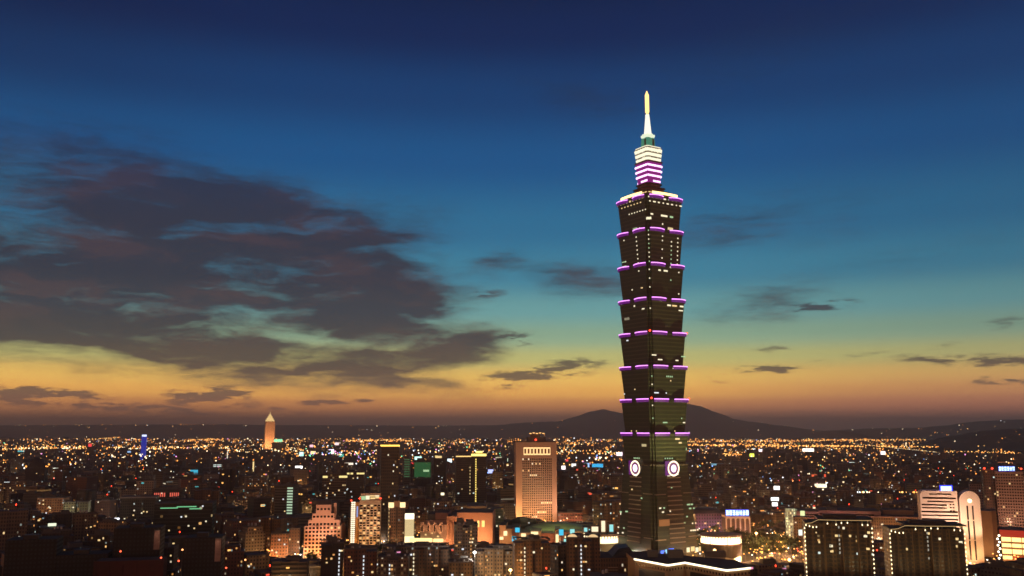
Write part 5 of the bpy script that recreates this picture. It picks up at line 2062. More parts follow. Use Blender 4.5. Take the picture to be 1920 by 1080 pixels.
unlit('left unlit block with hoarding', 'black unlit block with a dim upright hoarding on its right edge, near the orange beacon', 214, 297, 990, 790, 31, (996, 1032))
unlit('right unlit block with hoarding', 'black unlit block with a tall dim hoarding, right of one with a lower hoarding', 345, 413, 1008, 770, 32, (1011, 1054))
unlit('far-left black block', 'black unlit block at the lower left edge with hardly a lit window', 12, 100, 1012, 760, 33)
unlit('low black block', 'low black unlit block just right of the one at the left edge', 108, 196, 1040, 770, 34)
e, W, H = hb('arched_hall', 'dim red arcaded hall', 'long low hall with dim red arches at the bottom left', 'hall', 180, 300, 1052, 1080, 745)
b = MB()
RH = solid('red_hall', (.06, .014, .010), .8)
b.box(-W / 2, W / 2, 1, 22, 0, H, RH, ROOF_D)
for i in range(6):
    b.box(-W / 2 + i * W / 5 - .8, -W / 2 + i * W / 5 + .8, 0, 1, 0, H, RH)
b.box(-W / 2 - .8, W / 2 + .8, -.2, 1, H - 3, H + .4, RH)
b.build('wall', e)
spot(e, (W * .2, -20, 2), (W * .2, 0, 20), 2500, 110, (1, .25, .12))

# ------------------------------------------------------------------ the ordinary city
crnd = random.Random(2024)
for h in HEROES:
    assert len(h['ph'].split()) <= 5, h['ph']

WALLS = [
    ('brown', facade('city_brown', (.15, .085, .05), 2.8, 3.3, .5, .5, .055, .9, bays=.4), 'apartment'),
    ('tan', facade('city_tan', (.27, .19, .11), 2.8, 3.2, .48, .5, .060, .9, bays=.3), 'apartment'),
    ('grey', facade('city_grey', (.17, .15, .125), 3.0, 3.3, .55, .5, .055, .9), 'apartment'),
    ('red-brick', facade('city_red', (.17, .075, .05), 2.6, 3.2, .45, .5, .050, .9), 'apartment'),
    ('dark-tiled', facade('city_dark', (.07, .05, .036), 2.8, 3.4, .5, .5, .026, .8, bays=.4), 'apartment'),
    ('pale', facade('city_pale', (.36, .28, .19), 3.0, 3.2, .5, .48, .055, .9), 'apartment'),
    ('banded', facade('city_banded', (.15, .11, .075), 24, 3.6, .97, .48, .035, .7, line=.5), 'office'),
    ('black-glass', facade('city_black_glass', (.05, .042, .033), 2.2, 3.8, .8, .66, .022, .8, rough=.45, line=.7), 'office'),
    ('gridded', facade('city_gridded', (.23, .165, .11), 2.4, 3.5, .6, .58, .06, .9), 'office'),
]
BOXES = [(h['l'], h['r'], h['top'], h['bot'], h['Y'], h) for h in HEROES]


def footprint_free(X, Y, rad):
    for h in HEROES:
        dx, dy = X - h['X'], Y - (h['Y'] + min(h['rad'], 26) * .55)
        if abs(dx) < h['rad'] * .72 + rad and abs(dy) < 24 + rad:
            return False
    return True


def seen_cap(l, r, Y):
    """highest allowed roof row for something at depth Y so that no named building is hidden above its visible foot"""
    cap = 0
    for h in HEROES:
        if h['Y'] > Y and h['r'] > l - 2 and h['l'] < r + 2:
            cap = max(cap, h['bot'] - 3)
    return cap


# dark streets and the park stay free of buildings
PARK = (x_at(1306, 1010), x_at(1502, 1010), 985, 1330)


def on_street(X, Y):
    for (pa, ya, pb, yb, w) in ROADS:
        A = Vector((x_at(pa, ya), ya)); B = Vector((x_at(pb, yb), yb)); P = Vector((X, Y))
        d = B - A
        t = max(-.1, min(1.1, (P - A).dot(d) / d.length_squared))
        if (P - (A + d * t)).length < w / 2 + 16:
            return True
    return False


cands = []
Yr = 775.0
while Yr < 2350:
    px = -40 + crnd.uniform(0, 40)
    while px < 1960:
        w, d = crnd.uniform(17, 36), crnd.uniform(16, 28)
        Y = Yr + crnd.uniform(-10, 10)
        wpx = w * 1.15 / Y * FPX
        X = x_at(px, Y)
        px += wpx * .62 + crnd.uniform(2, 14) / Y * FPX
        if crnd.random() < .06:
            px += 18 / Y * FPX
        if PARK[0] < X < PARK[1] and PARK[2] < Y < PARK[3]:
            continue
        if 1296 < px_at(X, Y, 8)[0] + wpx * .4 and px_at(X, Y, 8)[0] - wpx * .4 < 1512 and 845 < Y < 1000:
            continue
        if on_street(X, Y) or not footprint_free(X, Y, max(w, d) * .5):
            continue
        pxx = px_at(X, Y, 10)[0]
        dens = .5
        right = pxx > 1290
        mode = crnd.random()
        if right:
            hgt = crnd.uniform(9, 20) if mode < .75 else crnd.uniform(20, 36)
        elif pxx < 560:
            hgt = crnd.uniform(11, 22) if mode < .5 else (crnd.uniform(22, 40) if mode < .88 else crnd.uniform(40, 62))
        else:
            hgt = crnd.uniform(10, 22) if mode < .55 else (crnd.uniform(22, 38) if mode < .9 else crnd.uniform(38, 56))
        if Y < 900 and not right:
            hgt *= .8
        l, r = pxx - wpx / 2, pxx + wpx / 2
        top = px_at(X, Y, hgt)[1]
        cap = seen_cap(l, r, Y)
        if top < cap:
            hgt = z_at(cap, Y)
            if hgt < 7:
                continue
            top = cap
        if 1396 < r and l < 1512 and Y < 850:
            hgt = min(hgt, z_at(1056, Y))
            top = px_at(X, Y, hgt)[1]
            if hgt < 6:
                continue
        cands.append(dict(X=X, Y=Y, w=w, d=d, h=hgt, l=l, r=r, top=top))
    Yr += 26 + (Yr - 775) * .022

# rooftop advertising signs of the middle distance and the blocks that carry them: (l, r, top, bottom, colour, strength, words)
SIGNS = [
    (98, 118, 876, 886, (.95, 1, .80), 2.2, 'white-green lit'), (128, 136, 881, 893, (1, .06, .06), 1.6, 'small red'), (32, 57, 844, 847.5, (.15, .75, .80), .9, 'long thin cyan'),
    (165, 172, 831, 838, (1, .06, .06), 1.5, 'red upright'), (238, 249, 845, 849, (.35, .62, 1), 1.1, 'pale blue'), (356, 371, 871, 878, (.90, .96, 1), 2.4, 'white-topped'), (355, 372, 879.5, 890, (.06, .55, .80), .9, 'cyan panel'),
    (408, 417, 886, 892, (.75, .82, 1), 1.5, 'bluish half-round'), (444, 453, 868, 876, (.10, .42, 1), 1.1, 'blue'), (425, 427, 844, 861, (1, .9, .7), 1.2, 'thin white upright'), (473, 476, 862, 886, (1, .72, .3), 1.3, 'thin yellow upright'),
    (512, 531, 822.5, 829, (.35, 1, .55), 1.4, 'long green'), (552, 568, 872, 884, (1, .96, .92), 3.2, 'dazzling white'), (582, 590, 844, 858, (1, .66, .3), 2.2, 'orange-white'), (560, 570, 846, 856, (.55, .95, .9), 1.6, 'aqua'),
    (615, 627, 841, 852, (.85, .72, 1), 2.4, 'lilac-white'), (627, 636, 829, 835, (1, .72, .72), 1.7, 'pinkish'), (580, 588, 833, 839, (1, .55, .66), 1.6, 'rose'), (635, 645, 850, 857, (.10, .62, .50), 1.0, 'teal'),
    (654, 660, 853, 862, (.9, .45, 1), 1.3, 'orchid upright'), (671, 678, 853, 859, (.6, .3, 1), 1.3, 'purple'), (644, 664, 867, 872, (1, .84, .66), 1.5, 'cream strip'), (602, 615, 865, 872, (1, .10, .05), .9, 'red boxed'),
    (776, 792, 855, 863, (.55, 1, .88), 2.0, 'mint-white oval'), (770, 775, 866, 875, (1, .06, .10), 1.3, 'red upright'), (838, 848, 859, 868, (.80, .96, 1), 2.0, 'ice-white'), (815, 822, 853, 861, (1, .74, .24), 1.1, 'amber'),
    (821, 834, 923, 929, (1, .88, .55), 1.9, 'cream'), (914, 926, 879, 888, (.45, .50, 1), 1.7, 'blue-white'), (945, 953, 858, 866, (.80, 1, .72), 1.4, 'greenish'), (928, 942, 856, 863, (.9, .8, .5), .9, 'dull yellow'),
    (1052, 1061, 872, 881, (1, .84, .84), 2.2, 'pale pink'), (1070, 1086, 867.5, 880, (.95, .95, .90), 1.5, 'white hoarding'), (1088, 1107, 866, 881, (.35, .60, 1), 1.3, 'blue and gold'), (1108, 1133, 868, 880, (.05, .55, 1), 1.0, 'wide azure'),
    (1155, 1168, 847, 855, (1, .80, .90), 3.0, 'blazing pink-white'), (1147, 1155, 926, 933, (.12, .10, .85), .9, 'indigo'), (1060, 1066, 860, 869, (1, .08, .1), 1.2, 'red'), (1405, 1415, 849, 859, (.85, .95, .10), 2.2, 'lime-yellow'),
    (1422, 1431, 841, 849, (1, .80, .86), 2.2, 'pink-white round'), (1503, 1528, 840, 847, (1, .95, .85), 2.8, 'long white'), (1410, 1417, 840, 844, (.9, .95, .9), 1.3, 'small white'), (1331, 1358, 868.5, 873, (.25, .55, .70), .8, 'dim blue strip'),
    (1651, 1661, 845, 853, (1, .84, .86), 2.6, 'round pink-white'), (1592, 1604, 865, 877, (.86, 1, .86), 1.9, 'white-green square'), (1526, 1552, 906, 915, (1, .90, .60), 1.6, 'ragged cream'), (1450, 1463, 910, 919, (1, .93, .9), 2.3, 'bright white'),
    (1521, 1533, 889, 894, (1, .15, .05), 1.1, 'red strip'), (1545, 1549, 888, 895, (1, .12, .05), 1.1, 'small red'), (1870, 1900, 866, 870, (1, .3, .12), 1.0, 'red-orange strip'), (1500, 1510, 956, 968, (.85, .95, .45), 1.1, 'yellow-green'),
    (7, 24, 903, 906, (.85, .92, .9), 1.2, 'white strip'), (214, 224, 970, 977, (.95, .95, 1), 2.6, 'hot white'), (89, 106, 980, 987, (.90, .96, .70), 1.2, 'pale lime'), (1370, 1376, 856, 861, (1, .9, .8), 1.3, 'cream square'),
]
signs = []
for l, r, t, bt, col, st, wd in SIGNS:
    zb = crnd.uniform(24, 36)
    ang = math.atan((bt - 540) / FPX) - PITCH
    Y = min((CAM_Z - zb) / math.tan(ang), 4200.0)
    zb = z_at(bt, Y)
    ok = 0
    while not footprint_free(x_at((l + r) / 2, Y), Y, 12) and ok < 40:
        Y += 14
        zb = z_at(bt, Y)
        ok += 1
    if zb < 4:
        Y = y_ground(bt) * .92
        zb = z_at(bt, Y)
    X = x_at((l + r) / 2, Y, zb)
    signs.append((l, r, t, bt, Y, zb, col, st, wd))
    w = max((r - l) / FPX * Y * 1.25, 16)
    # the host block is 0.9 m lower than the foot of the sign
    cands.append(dict(X=X, Y=Y + 9, w=w, d=18.0, h=max(zb - .9, 3), l=(l + r) / 2 - w / Y * FPX / 2, r=(l + r) / 2 + w / Y * FPX / 2, top=bt, host=True, rz=-math.atan2(X, Y)))

# front to back: what shows above everything nearer?
NCOL = 2100
sky_row = [1080.0] * NCOL
merged = sorted([('c', c['Y'], c) for c in cands] + [('h', h['Y'], h) for h in HEROES], key=lambda t: t[1])
for kind, _, c in merged:
    a, z = int(max(0, c['l'] + 60)), int(min(NCOL - 1, c['r'] + 60))
    area = sum(max(0.0, sky_row[i] - max(c['top'], 0)) for i in range(a, z + 1))
    c['area'] = area if kind == 'c' else 1e9
    # towers taller than their wide part would otherwise hide everything: heroes count fully
    for i in range(a, z + 1):
        sky_row[i] = min(sky_row[i], c['top'])
cands = [c for c in cands if c['area'] > 25 or c.get('host')]
cands.sort(key=lambda c: -(c['area'] + (1e6 if c.get('host') else 0)))
OWN = cands[:430]
REST = cands[430:]

TANK_M = None


def tank_mesh():
    global TANK_M
    if TANK_M is None:
        b = MB()
        b.lathe([(1.1, 0), (1.1, 2.2), (.8, 2.7)], TANK, 10)
        for a in range(3):
            b.box(math.cos(a * 2.1) * .8 - .1, math.cos(a * 2.1) * .8 + .1, math.sin(a * 2.1) * .8 - .1, math.sin(a * 2.1) * .8 + .1, -.9, 0, DARKM)
        TANK_M = b.mesh('water_tank')
    return TANK_M


def plain_body(b, w, d, h, shape, wall, u0):
    if shape == 'slab':
        b.box(-w / 2, w / 2, -d / 2, d / 2, 0, h, wall, ROOF, False, u0)
    elif shape == 'stepped':
        b.box(-w / 2, w / 2, -d / 2, d / 2, 0, h * .86, wall, ROOF, False, u0)
        b.box(-w * .36, w * .40, -d * .40, d * .42, h * .86, h, wall, ROOF, False, u0)
    elif shape == 'bays':
        n = max(2, int(w / 7))
        for i in range(n):
            x0, x1 = -w / 2 + i * w / n, -w / 2 + (i + 1) * w / n
            dy = (0, 1.6, .4)[i % 3]
            b.box(x0 + .01, x1 - .01, -d / 2 + dy, d / 2 - dy * .6, 0, h - (.9 if i % 2 else 0), wall, ROOF, False, u0 + i * 40)
    elif shape == 'cross':
        b.box(-w * .22, w * .22, -d / 2, d / 2, 0, h, wall, ROOF, False, u0)
        b.box(-w / 2, -w * .22 - .02, -d * .30, d * .30, 0, h - 1.4, wall, ROOF, False, u0)
        b.box(w * .22 + .02, w / 2, -d * .30, d * .30, 0, h - 1.4, wall, ROOF, False, u0)
    elif shape == 'podium':
        b.box(-w / 2, w / 2, -d / 2, d / 2, 0, min(9.0, h * .3), wall, ROOF, False, u0)
        b.box(-w * .38, w * .38, -d * .36, d * .36, min(9.0, h * .3), h, wall, ROOF, False, u0)


GLOWS = [emit('gold_sign', (1, .50, .12), 1.7), emit('amber_sign', (1, .38, .07), 1.5), emit('gold_sign', (1, .50, .12), 1.7), emit('cream_sign', (1, .78, .44), 1.7), emit('red_sign', (1, .10, .05), 1.1), emit('teal_sign', (.10, .60, .62), .8), emit('pink_sign', (1, .35, .6), 1.0)]
DIMW = [emit('window_dim', (1.0, 0.55, 0.22), .42), emit('window_faint', (1.0, 0.66, 0.36), .22), emit('window_dim_white', (.95, .92, .80), .36), emit('window_cool', (.55, .80, .90), .45), emit('window_curtain', (1, .36, .12), .35)]
ADJ = {'slab': 'flat-fronted', 'stepped': 'stepped-top', 'bays': 'bay-fronted', 'cross': 'winged', 'podium': 'podium-based'}
FILL_LIT = []
for ci, c in enumerate(OWN):
    near = c['area'] > 260
    colr, wall, use = WALLS[crnd.choices(range(9), (20, 15, 14, 11, 13, 7, 7, 7, 6))[0]]
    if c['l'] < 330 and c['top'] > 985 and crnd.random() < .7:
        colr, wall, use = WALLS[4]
    shape = crnd.choice(('slab', 'stepped', 'bays', 'cross', 'podium') if c['h'] > 16 else ('slab', 'bays', 'stepped'))
    if c.get('host'):
        shape = 'slab'
    if c['h'] < 16 and use == 'apartment':
        name, cat, noun = 'walk_up', 'low-rise', 'low-rise'
    elif use == 'office':
        name, cat, noun = 'office_building', 'office building', 'office'
    else:
        name, cat, noun = 'apartment_building', 'apartment building', 'apartment block'
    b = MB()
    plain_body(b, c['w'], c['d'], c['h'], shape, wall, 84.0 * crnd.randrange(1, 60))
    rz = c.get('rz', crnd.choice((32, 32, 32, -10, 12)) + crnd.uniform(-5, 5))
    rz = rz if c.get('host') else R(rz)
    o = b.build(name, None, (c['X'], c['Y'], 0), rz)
    tag(o, None, cat, {'walk_up': 'low-rise houses of the city', 'office_building': 'ordinary offices of the city', 'apartment_building': 'ordinary apartment blocks of the city'}[name])
    extra = ''
    w, d, h = c['w'], c['d'], c['h']
    if c['area'] > 90 and not c.get('host'):
        q = crnd.random()
        if q < .34:
            extra = 'with roof shed'
            hb_ = MB()
            hx, hy = crnd.uniform(-.14, .14) * w, crnd.uniform(-.1, .1) * d
            hb_.box(hx - w * .18, hx + w * .18, hy - d * .2, hy + d * .2, h + .01, h + crnd.uniform(2.4, 4.2), SHED, ROOF_D)
            hb_.build('roof_shed', o)
        elif q < .64:
            n = crnd.choice((1, 2, 3))
            extra = ('with water tank', 'with two tanks', 'with three tanks')[n - 1]
            for k in range(n):
                put(tank_mesh(), 'water_tank', o, (-w * .15 + k * 2.8, crnd.uniform(-.15, .15) * d, h + .91))
        elif q < .74:
            extra = 'with red beacon'
            k = MB()
            k.tube((0, 0, 0), (0, 0, 4), .15, .1, DARKM, 5)
            k.lathe([(.2, 4), (.55, 4.4), (.55, 5.2), (.2, 5.6)], RED, 8)
            k.build('red_beacon', o, (crnd.uniform(-.1, .1) * w, 0, h))
        elif q < .86:
            extra = 'with roof aerial'
            k = MB()
            k.tube((0, 0, 0), (0, 0, 8), .18, .06, METAL, 5)
            for zz in (4, 5.4, 6.6):
                k.tube((-1, 0, zz), (1, 0, zz), .07, .07, METAL, 4)
            k.build('aerial', o, (0, 0, h))
        k = MB()
        t = .35
        if shape in ('slab', 'podium', 'stepped'):
            fx, fy = {'slab': (.5, .5), 'podium': (.38, .36), 'stepped': (.36, .40)}[shape]
            for (x0, x1, y0, y1) in ((-w * fx - .1, w * fx + .1, -d * fy - .1, -d * fy + t), (-w * fx - .1, w * fx + .1, d * fy - t, d * fy + .1), (-w * fx - .1, -w * fx + t, -d * fy + t, d * fy - t), (w * fx - t, w * fx + .1, -d * fy + t, d * fy - t)):
                k.box(x0, x1, y0, y1, h - .02, h + 1.1, ROOF)
            k.build('parapet', o)
    if near:
        # rooms lit behind real window panes, on the faces turned to the viewer
        nw = crnd.choice((0, 1, 1, 2, 2, 3, 4, 5))
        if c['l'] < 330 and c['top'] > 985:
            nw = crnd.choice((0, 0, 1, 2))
        if c['Y'] < 1250 and crnd.random() < .13 and not extra:
            extra = 'with stair lights'
            z = h - 3
            sxp = crnd.choice((-.1, .1, .0)) * w
            yy = -d / 2 * {'podium': .72, 'stepped': .80}.get(shape, 1) - .1
            while z > 4:
                pane(o, LITW[crnd.choice((1, 3))] if z else None, sxp, yy, z, .9, 1.3, 0, 'stair_window')
                z -= 3.3
        fxs = {'podium': .76, 'stepped': .72, 'cross': .44}.get(shape, 1.0)
        fys = {'podium': .72, 'stepped': .80}.get(shape, 1.0)
        for _ in range(nw):
            z = crnd.uniform(.45, .93) * h if shape in ('podium', 'stepped') else crnd.uniform(.35, .93) * h
            if shape == 'stepped':
                z = crnd.uniform(.88, .96) * h
            m = crnd.choice(DIMW + LITW[:1] + [LITW[1], LITW[4], LITW[3]])
            pane(o, m, crnd.uniform(-.42, .42) * w * fxs, -d / 2 * fys - .05, z, crnd.uniform(1.0, 2.2), crnd.uniform(1.0, 1.6), 0, 'lit_window')
    if c['area'] > 130 and not c.get('host') and crnd.random() < (.5 if c['l'] > 330 else .2):
        fys2 = {'podium': .72, 'stepped': .80}.get(shape, 1.0)
        for _ in range(crnd.choice((1, 1, 2))):
            pane(o, crnd.choice(GLOWS), crnd.uniform(-.3, .3) * w * .7, -d / 2 * fys2 - .08, h * (crnd.uniform(.88, .96) if shape in ('podium', 'stepped') else crnd.uniform(.45, .95)), crnd.uniform(1.8, 5.5), crnd.uniform(1.0, 2.6), 0, 'lit_sign')
    # fill spots added at random to warm some of the fronts from below
    if c['area'] > 150 and not c.get('host') and (c['l'] > 380 or crnd.random() < .25) and crnd.random() < (.6 if c['l'] < 1300 else .5) and len(FILL_LIT) < 180:
        FILL_LIT.append(o)
        spot(o, (crnd.uniform(-.3, .3) * w, -d / 2 - 11, 1.5), (0, -d / 2, h * .55), crnd.uniform(3500, 15000) * (h / 25) ** 1.2, 115, crnd.choice(((1, .48, .16), (1, .56, .22), (1, .42, .12), (1, .66, .36))), 1.0, 'floodlight')
    AUTO.append((o, f'{colr} {noun}' if shape in ('slab',) else f'{colr} {ADJ[shape]} {noun}'.replace('apartment block', 'block'), extra, c['X'], c['Y'], h * .8, name))
    BOXES.append((c['l'], c['r'], c['top'], 1080, c['Y'], None))

# the rooftop signs themselves
for l, r, t, bt, Y, zb, col, st, wd in signs:
    X = x_at((l + r) / 2, Y, zb)
    w, hh = (r - l) / FPX * Y, z_at(t, Y) - zb
    b = MB()
    b.box(-w * .40, w * .40, -.4, .4, hh * .08, hh * .86, emit('sign_%d_%d_%d_%d' % (col[0] * 99, col[1] * 99, col[2] * 99, st * 10), col, st), DARKM)
    o = b.build('rooftop_sign', None, (X, Y, zb), -math.atan2(X, Y))
    tag(o, None, 'sign', 'lit rooftop signs over the city')
    k = MB()
    k.box(-w * .34, -w * .30, -.2, .3, -1.0, hh * .08, DARKM)
    k.box(w * .30, w * .34, -.2, .3, -1.0, hh * .08, DARKM)
    k.build('sign_leg', o)
    AUTO.append((o, f'{wd} rooftop sign', '', X, Y, zb, 'sign'))

# everything smaller: uncounted houses between and beyond
FARW = [facade('far_brown', (.15, .10, .07), 7, 6, .5, .45, .05, .8), facade('far_tan', (.24, .18, .12), 8, 6, .5, .45, .05, .8), facade('far_grey', (.15, .13, .12), 7, 6, .55, .45, .05, .8), facade('far_dark', (.07, .055, .05), 7, 6, .5, .45, .04, .8)]
b = MB()
for c in REST:
    a = R(crnd.choice((32, 32, -10, 12)) + crnd.uniform(-5, 5))
    ca, sa = math.cos(a), math.sin(a)
    P = [(c['X'] + x * ca - y * sa, c['Y'] + x * sa + y * ca) for x, y in rect(c['w'], c['d'])]
    b.prism(P, 0, c['h'], WALLS[crnd.randrange(6)][1], ROOF, None, 84.0 * crnd.randrange(1, 400))
if REST:
    tag(b.build('city_block'), 'ordinary small city buildings packed between the larger blocks', 'buildings', None, 'stuff')
b = MB()
FARB = []
n = 0
while n < 6000:
    Y = 2250 + 8200 * crnd.random() ** 1.5
    px = crnd.uniform(-60, 1980)
    X = x_at(px, Y)
    if px > 1730 and Y > 4300:
        continue
    if 1180 < X < 7300 and 7500 < Y < 8900:
        continue
    if not footprint_free(X, Y, 22):
        continue
    f = 1 + (Y - 2250) / 5200
    w, d = crnd.uniform(14, 34) * f, crnd.uniform(14, 30) * f
    h = crnd.uniform(9, 24) if crnd.random() < .86 else crnd.uniform(24, 52)
    wp = w / Y * FPX
    cap = seen_cap(px - wp / 2, px + wp / 2, Y)
    if px_at(X, Y, h)[1] < cap:
        continue
    a = R(crnd.choice((32, -10, 12)) + crnd.uniform(-8, 8))
    ca, sa = math.cos(a), math.sin(a)
    P = [(X + x * ca - y * sa, Y + x * sa + y * ca) for x, y in rect(w, d)]
    b.prism(P, 0, h, FARW[crnd.randrange(4)], ROOF, None, 84.0 * crnd.randrange(1, 4000))
    FARB.append((X, Y, h, px))
    n += 1
tag(b.build('distant_city_block'), 'far sea of small city buildings fading towards the hills', 'buildings', None, 'stuff')

# ------------------------------------------------------------------ lights of the distance
PAL = [('city_orange', (1, .34, .06), 3.2, 46), ('city_amber', (1, .52, .14), 3.4, 22), ('city_cream', (1, .78, .46), 3.6, 13), ('city_white', (.92, .97, 1), 2.8, 6), ('city_red', (1, .07, .04), 3.2, 6), ('city_green', (.25, 1, .5), 2.2, 2), ('city_blue', (.2, .45, 1), 2.6, 2), ('city_pink', (1, .35, .75), 2.6, 3)]
PALM = [emit(n_, c_, s_) for n_, c_, s_, _ in PAL]
PALW = [p[3] for p in PAL]
lm = MB()


def far_light(X, Y, Z, s, mat):
    P = [(X + s, Y, Z), (X, Y + s, Z), (X - s, Y, Z), (X, Y - s, Z)]
    T, Bt = (X, Y, Z + s), (X, Y, Z - s)
    for i in range(4):
        lm.face([P[i], P[(i + 1) % 4], T], mat)
        lm.face([P[(i + 1) % 4], P[i], Bt], mat)


for (X, Y, h, px) in FARB:
    k = crnd.random()
    if k < .85:
        m = crnd.choices(PALM, PALW)[0]
        s = Y * crnd.choice((.0002, .0003, .0004, .0005, .0008))
        far_light(X + crnd.uniform(-8, 8), Y - 16 * (1 + Y / 5000), crnd.uniform(.5, 1.15) * h, s, m)
# street-level lights, denser towards the far districts
for _ in range(3800):
    Y = 2000 + 8600 * crnd.random() ** .8
    px = crnd.uniform(-40, 1960)
    if px > 1720 and Y > 4200:
        continue
    far_light(x_at(px, Y), Y, crnd.uniform(14, 32), Y * crnd.choice((.00024, .00036, .0005, .0008)), crnd.choices(PALM, (60, 22, 9, 3, 4, 1, 1, 1))[0])


def light_line(p0, p1, n, mats, s=.0003, jit=1.0, z=44):
    n = int(n * 1.5)
    for i in range(n):
        t = i / (n - 1)
        px, py = p0[0] + (p1[0] - p0[0]) * t + crnd.uniform(-jit, jit) * 2, p0[1] + (p1[1] - p0[1]) * t + crnd.uniform(-jit, jit) * .8
        Y = y_ground(py, z)
        far_light(x_at(px, Y, z), Y, z, Y * s * 1.45 * crnd.uniform(.6, 1.4), crnd.choice(mats))


OA = PALM[:2]
light_line((1292, 828), (1520, 826), 70, OA, .00036, 1.2)
light_line((1520, 825.5), (1735, 824), 60, OA, .00034, 1)
light_line((1290, 834), (1610, 837), 110, OA, .00042, 1.6)
light_line((1600, 832), (1770, 849), 46, [PALM[2], PALM[1]], .00022, .25)
light_line((1560, 836), (1760, 838), 60, OA, .00034, 1.4)
light_line((1770, 846), (1915, 849), 40, OA, .0003, 2)
light_line((650, 827), (760, 824), 60, OA, .00036, 1.6)
light_line((0, 842), (160, 838), 70, OA[:] + [PALM[2]], .00042, 3)
light_line((165, 824), (225, 820), 26, OA, .0003, 1)
light_line((340, 826), (410, 823), 34, OA, .0003, 1.4)
light_line((210, 840), (430, 838), 90, OA + [PALM[2]], .00040, 3)
light_line((430, 846), (560, 842), 60, OA + [PALM[2], PALM[4]], .00042, 4)
light_line((560, 852), (700, 848), 60, PALM, .00042, 5)
light_line((1045, 846), (1160, 850), 40, OA + [PALM[2]], .0004, 4)
light_line((1355, 851), (1390, 852), 16, OA, .0003, .6)
light_line((20, 876), (130, 870), 36, OA + [PALM[2], PALM[3]], .0006, 6, 40)


def cluster(px, py, rx, ry, n, mats, s=.0005, z=32):
    for _ in range(n):
        qx, qy = px + crnd.gauss(0, rx * .5), py + crnd.gauss(0, ry * .5)
        if qy < 812:
            continue
        Y = min(max(y_ground(qy, z), 1500), 11500)
        if footprint_free(x_at(qx, Y), Y, 5):
            far_light(x_at(qx, Y, z), Y, z, Y * s * crnd.uniform(.5, 1.5), crnd.choice(mats))


HOT = [PALM[2], PALM[1], PALM[2], PALM[3]]
for a in ((40, 862, 40, 16, 16, OA, .0006), (112, 884, 20, 12, 8, HOT, .0008), (272, 852, 14, 10, 14, HOT, .0008), (300, 838, 60, 6, 26, OA, .0005), (220, 858, 26, 10, 10, HOT, .0006), (135, 860, 12, 14, 9, OA, .0006),
          (505, 838, 24, 14, 26, OA, .0005), (530, 832, 16, 10, 14, OA, .0006), (560, 846, 30, 8, 14, OA, .0006), (590, 850, 22, 18, 14, PALM, .0007), (640, 842, 40, 16, 24, PALM, .0006), (690, 862, 40, 14, 18, PALM, .0006), (740, 858, 40, 18, 12, PALM, .0006),
          (810, 850, 30, 12, 14, PALM, .0006), (900, 846, 20, 6, 10, HOT, .0007), (930, 866, 30, 12, 14, PALM, .0005), (1110, 862, 40, 14, 26, PALM, .0006), (1100, 836, 40, 8, 20, OA, .0006), (1125, 858, 10, 6, 8, HOT, .0008), (1310, 846, 26, 10, 14, PALM, .0006),
          (1380, 850, 40, 8, 18, OA, .0005), (1520, 858, 24, 8, 14, OA, .0006), (1560, 838, 80, 5, 50, OA, .0005), (1420, 835, 90, 5, 60, OA, .0005), (1640, 836, 60, 5, 36, OA, .0005), (1700, 830, 40, 5, 26, OA, .0005), (1660, 852, 30, 8, 16, OA, .0006), (1540, 910, 20, 8, 12, HOT, .0009),
          (1720, 940, 40, 10, 16, OA, .0008), (1610, 948, 50, 6, 14, HOT, .0007), (1880, 850, 40, 10, 18, OA, .0006), (1580, 880, 60, 16, 14, PALM, .0005), (1700, 866, 40, 12, 12, OA, .0006), (80, 838, 80, 5, 40, OA, .0005), (370, 836, 50, 5, 26, OA, .0005), (1050, 838, 10, 6, 6, OA, .0006),
          (1330, 880, 40, 14, 12, PALM, .0005), (1460, 905, 40, 14, 10, PALM, .0006), (850, 900, 40, 14, 10, HOT, .0005), (450, 880, 50, 20, 14, PALM, .0005), (330, 890, 40, 20, 10, PALM, .0005)):
    cluster(*a)
tag(lm.build('distant_city_light'), 'countless orange and white lights of the far districts', 'city lights', None, 'stuff')

# houses lit on the hills, sitting on the slopes that face the city
hl = MB()
lm = hl
for o in [o for o in COL.objects if o.name.startswith('hill')]:
    me = o.data
    cnt = {'hill': 80, 'hill.001': 44, 'hill.002': 34, 'hill.003': 16}[o.name]
    vs = [v.co for v in me.vertices]
    ymin, ymax = min(v.y for v in vs), max(v.y for v in vs)
    front = [v for v in vs if v.y < ymin + .5 * (ymax - ymin) and v.z > 18 and -20 < px_at(v.x, v.y, v.z)[0] < 1940]
    for _ in range(cnt):
        v = crnd.choice(front)
        far_light(v.x + crnd.uniform(-20, 20), v.y - 3, v.z + 5, v.y * crnd.choice((.0003, .0004, .0006)), crnd.choices(PALM[:5], (5, 4, 3, 1, 1))[0])
h0 = [v.co for v in bpy.data.objects['hill'].data.vertices]
crest = [v for v in h0 if v.z > 190 and v.y < 16600 and 335 < px_at(v.x, v.y, v.z)[0] < 402]
for v in crest[:26]:
    far_light(v.x, v.y - 5, v.z + 8, v.y * .0003, OA[0])
tag(hl.build('hillside_light'), 'scattered house lights on the dark slopes of the hills', 'city lights', None, 'stuff')

# ------------------------------------------------------------------ street lamps
def visible(X, Y, Z, margin=1.0):
    px, py = px_at(X, Y, Z)
    if not (2 < px < 1918 and py < 1078):
        return False
    for l, r, t, bt, yb, h in BOXES:
        if yb < Y and l - margin < px < r + margin and py > t - margin:
            return False
    return True


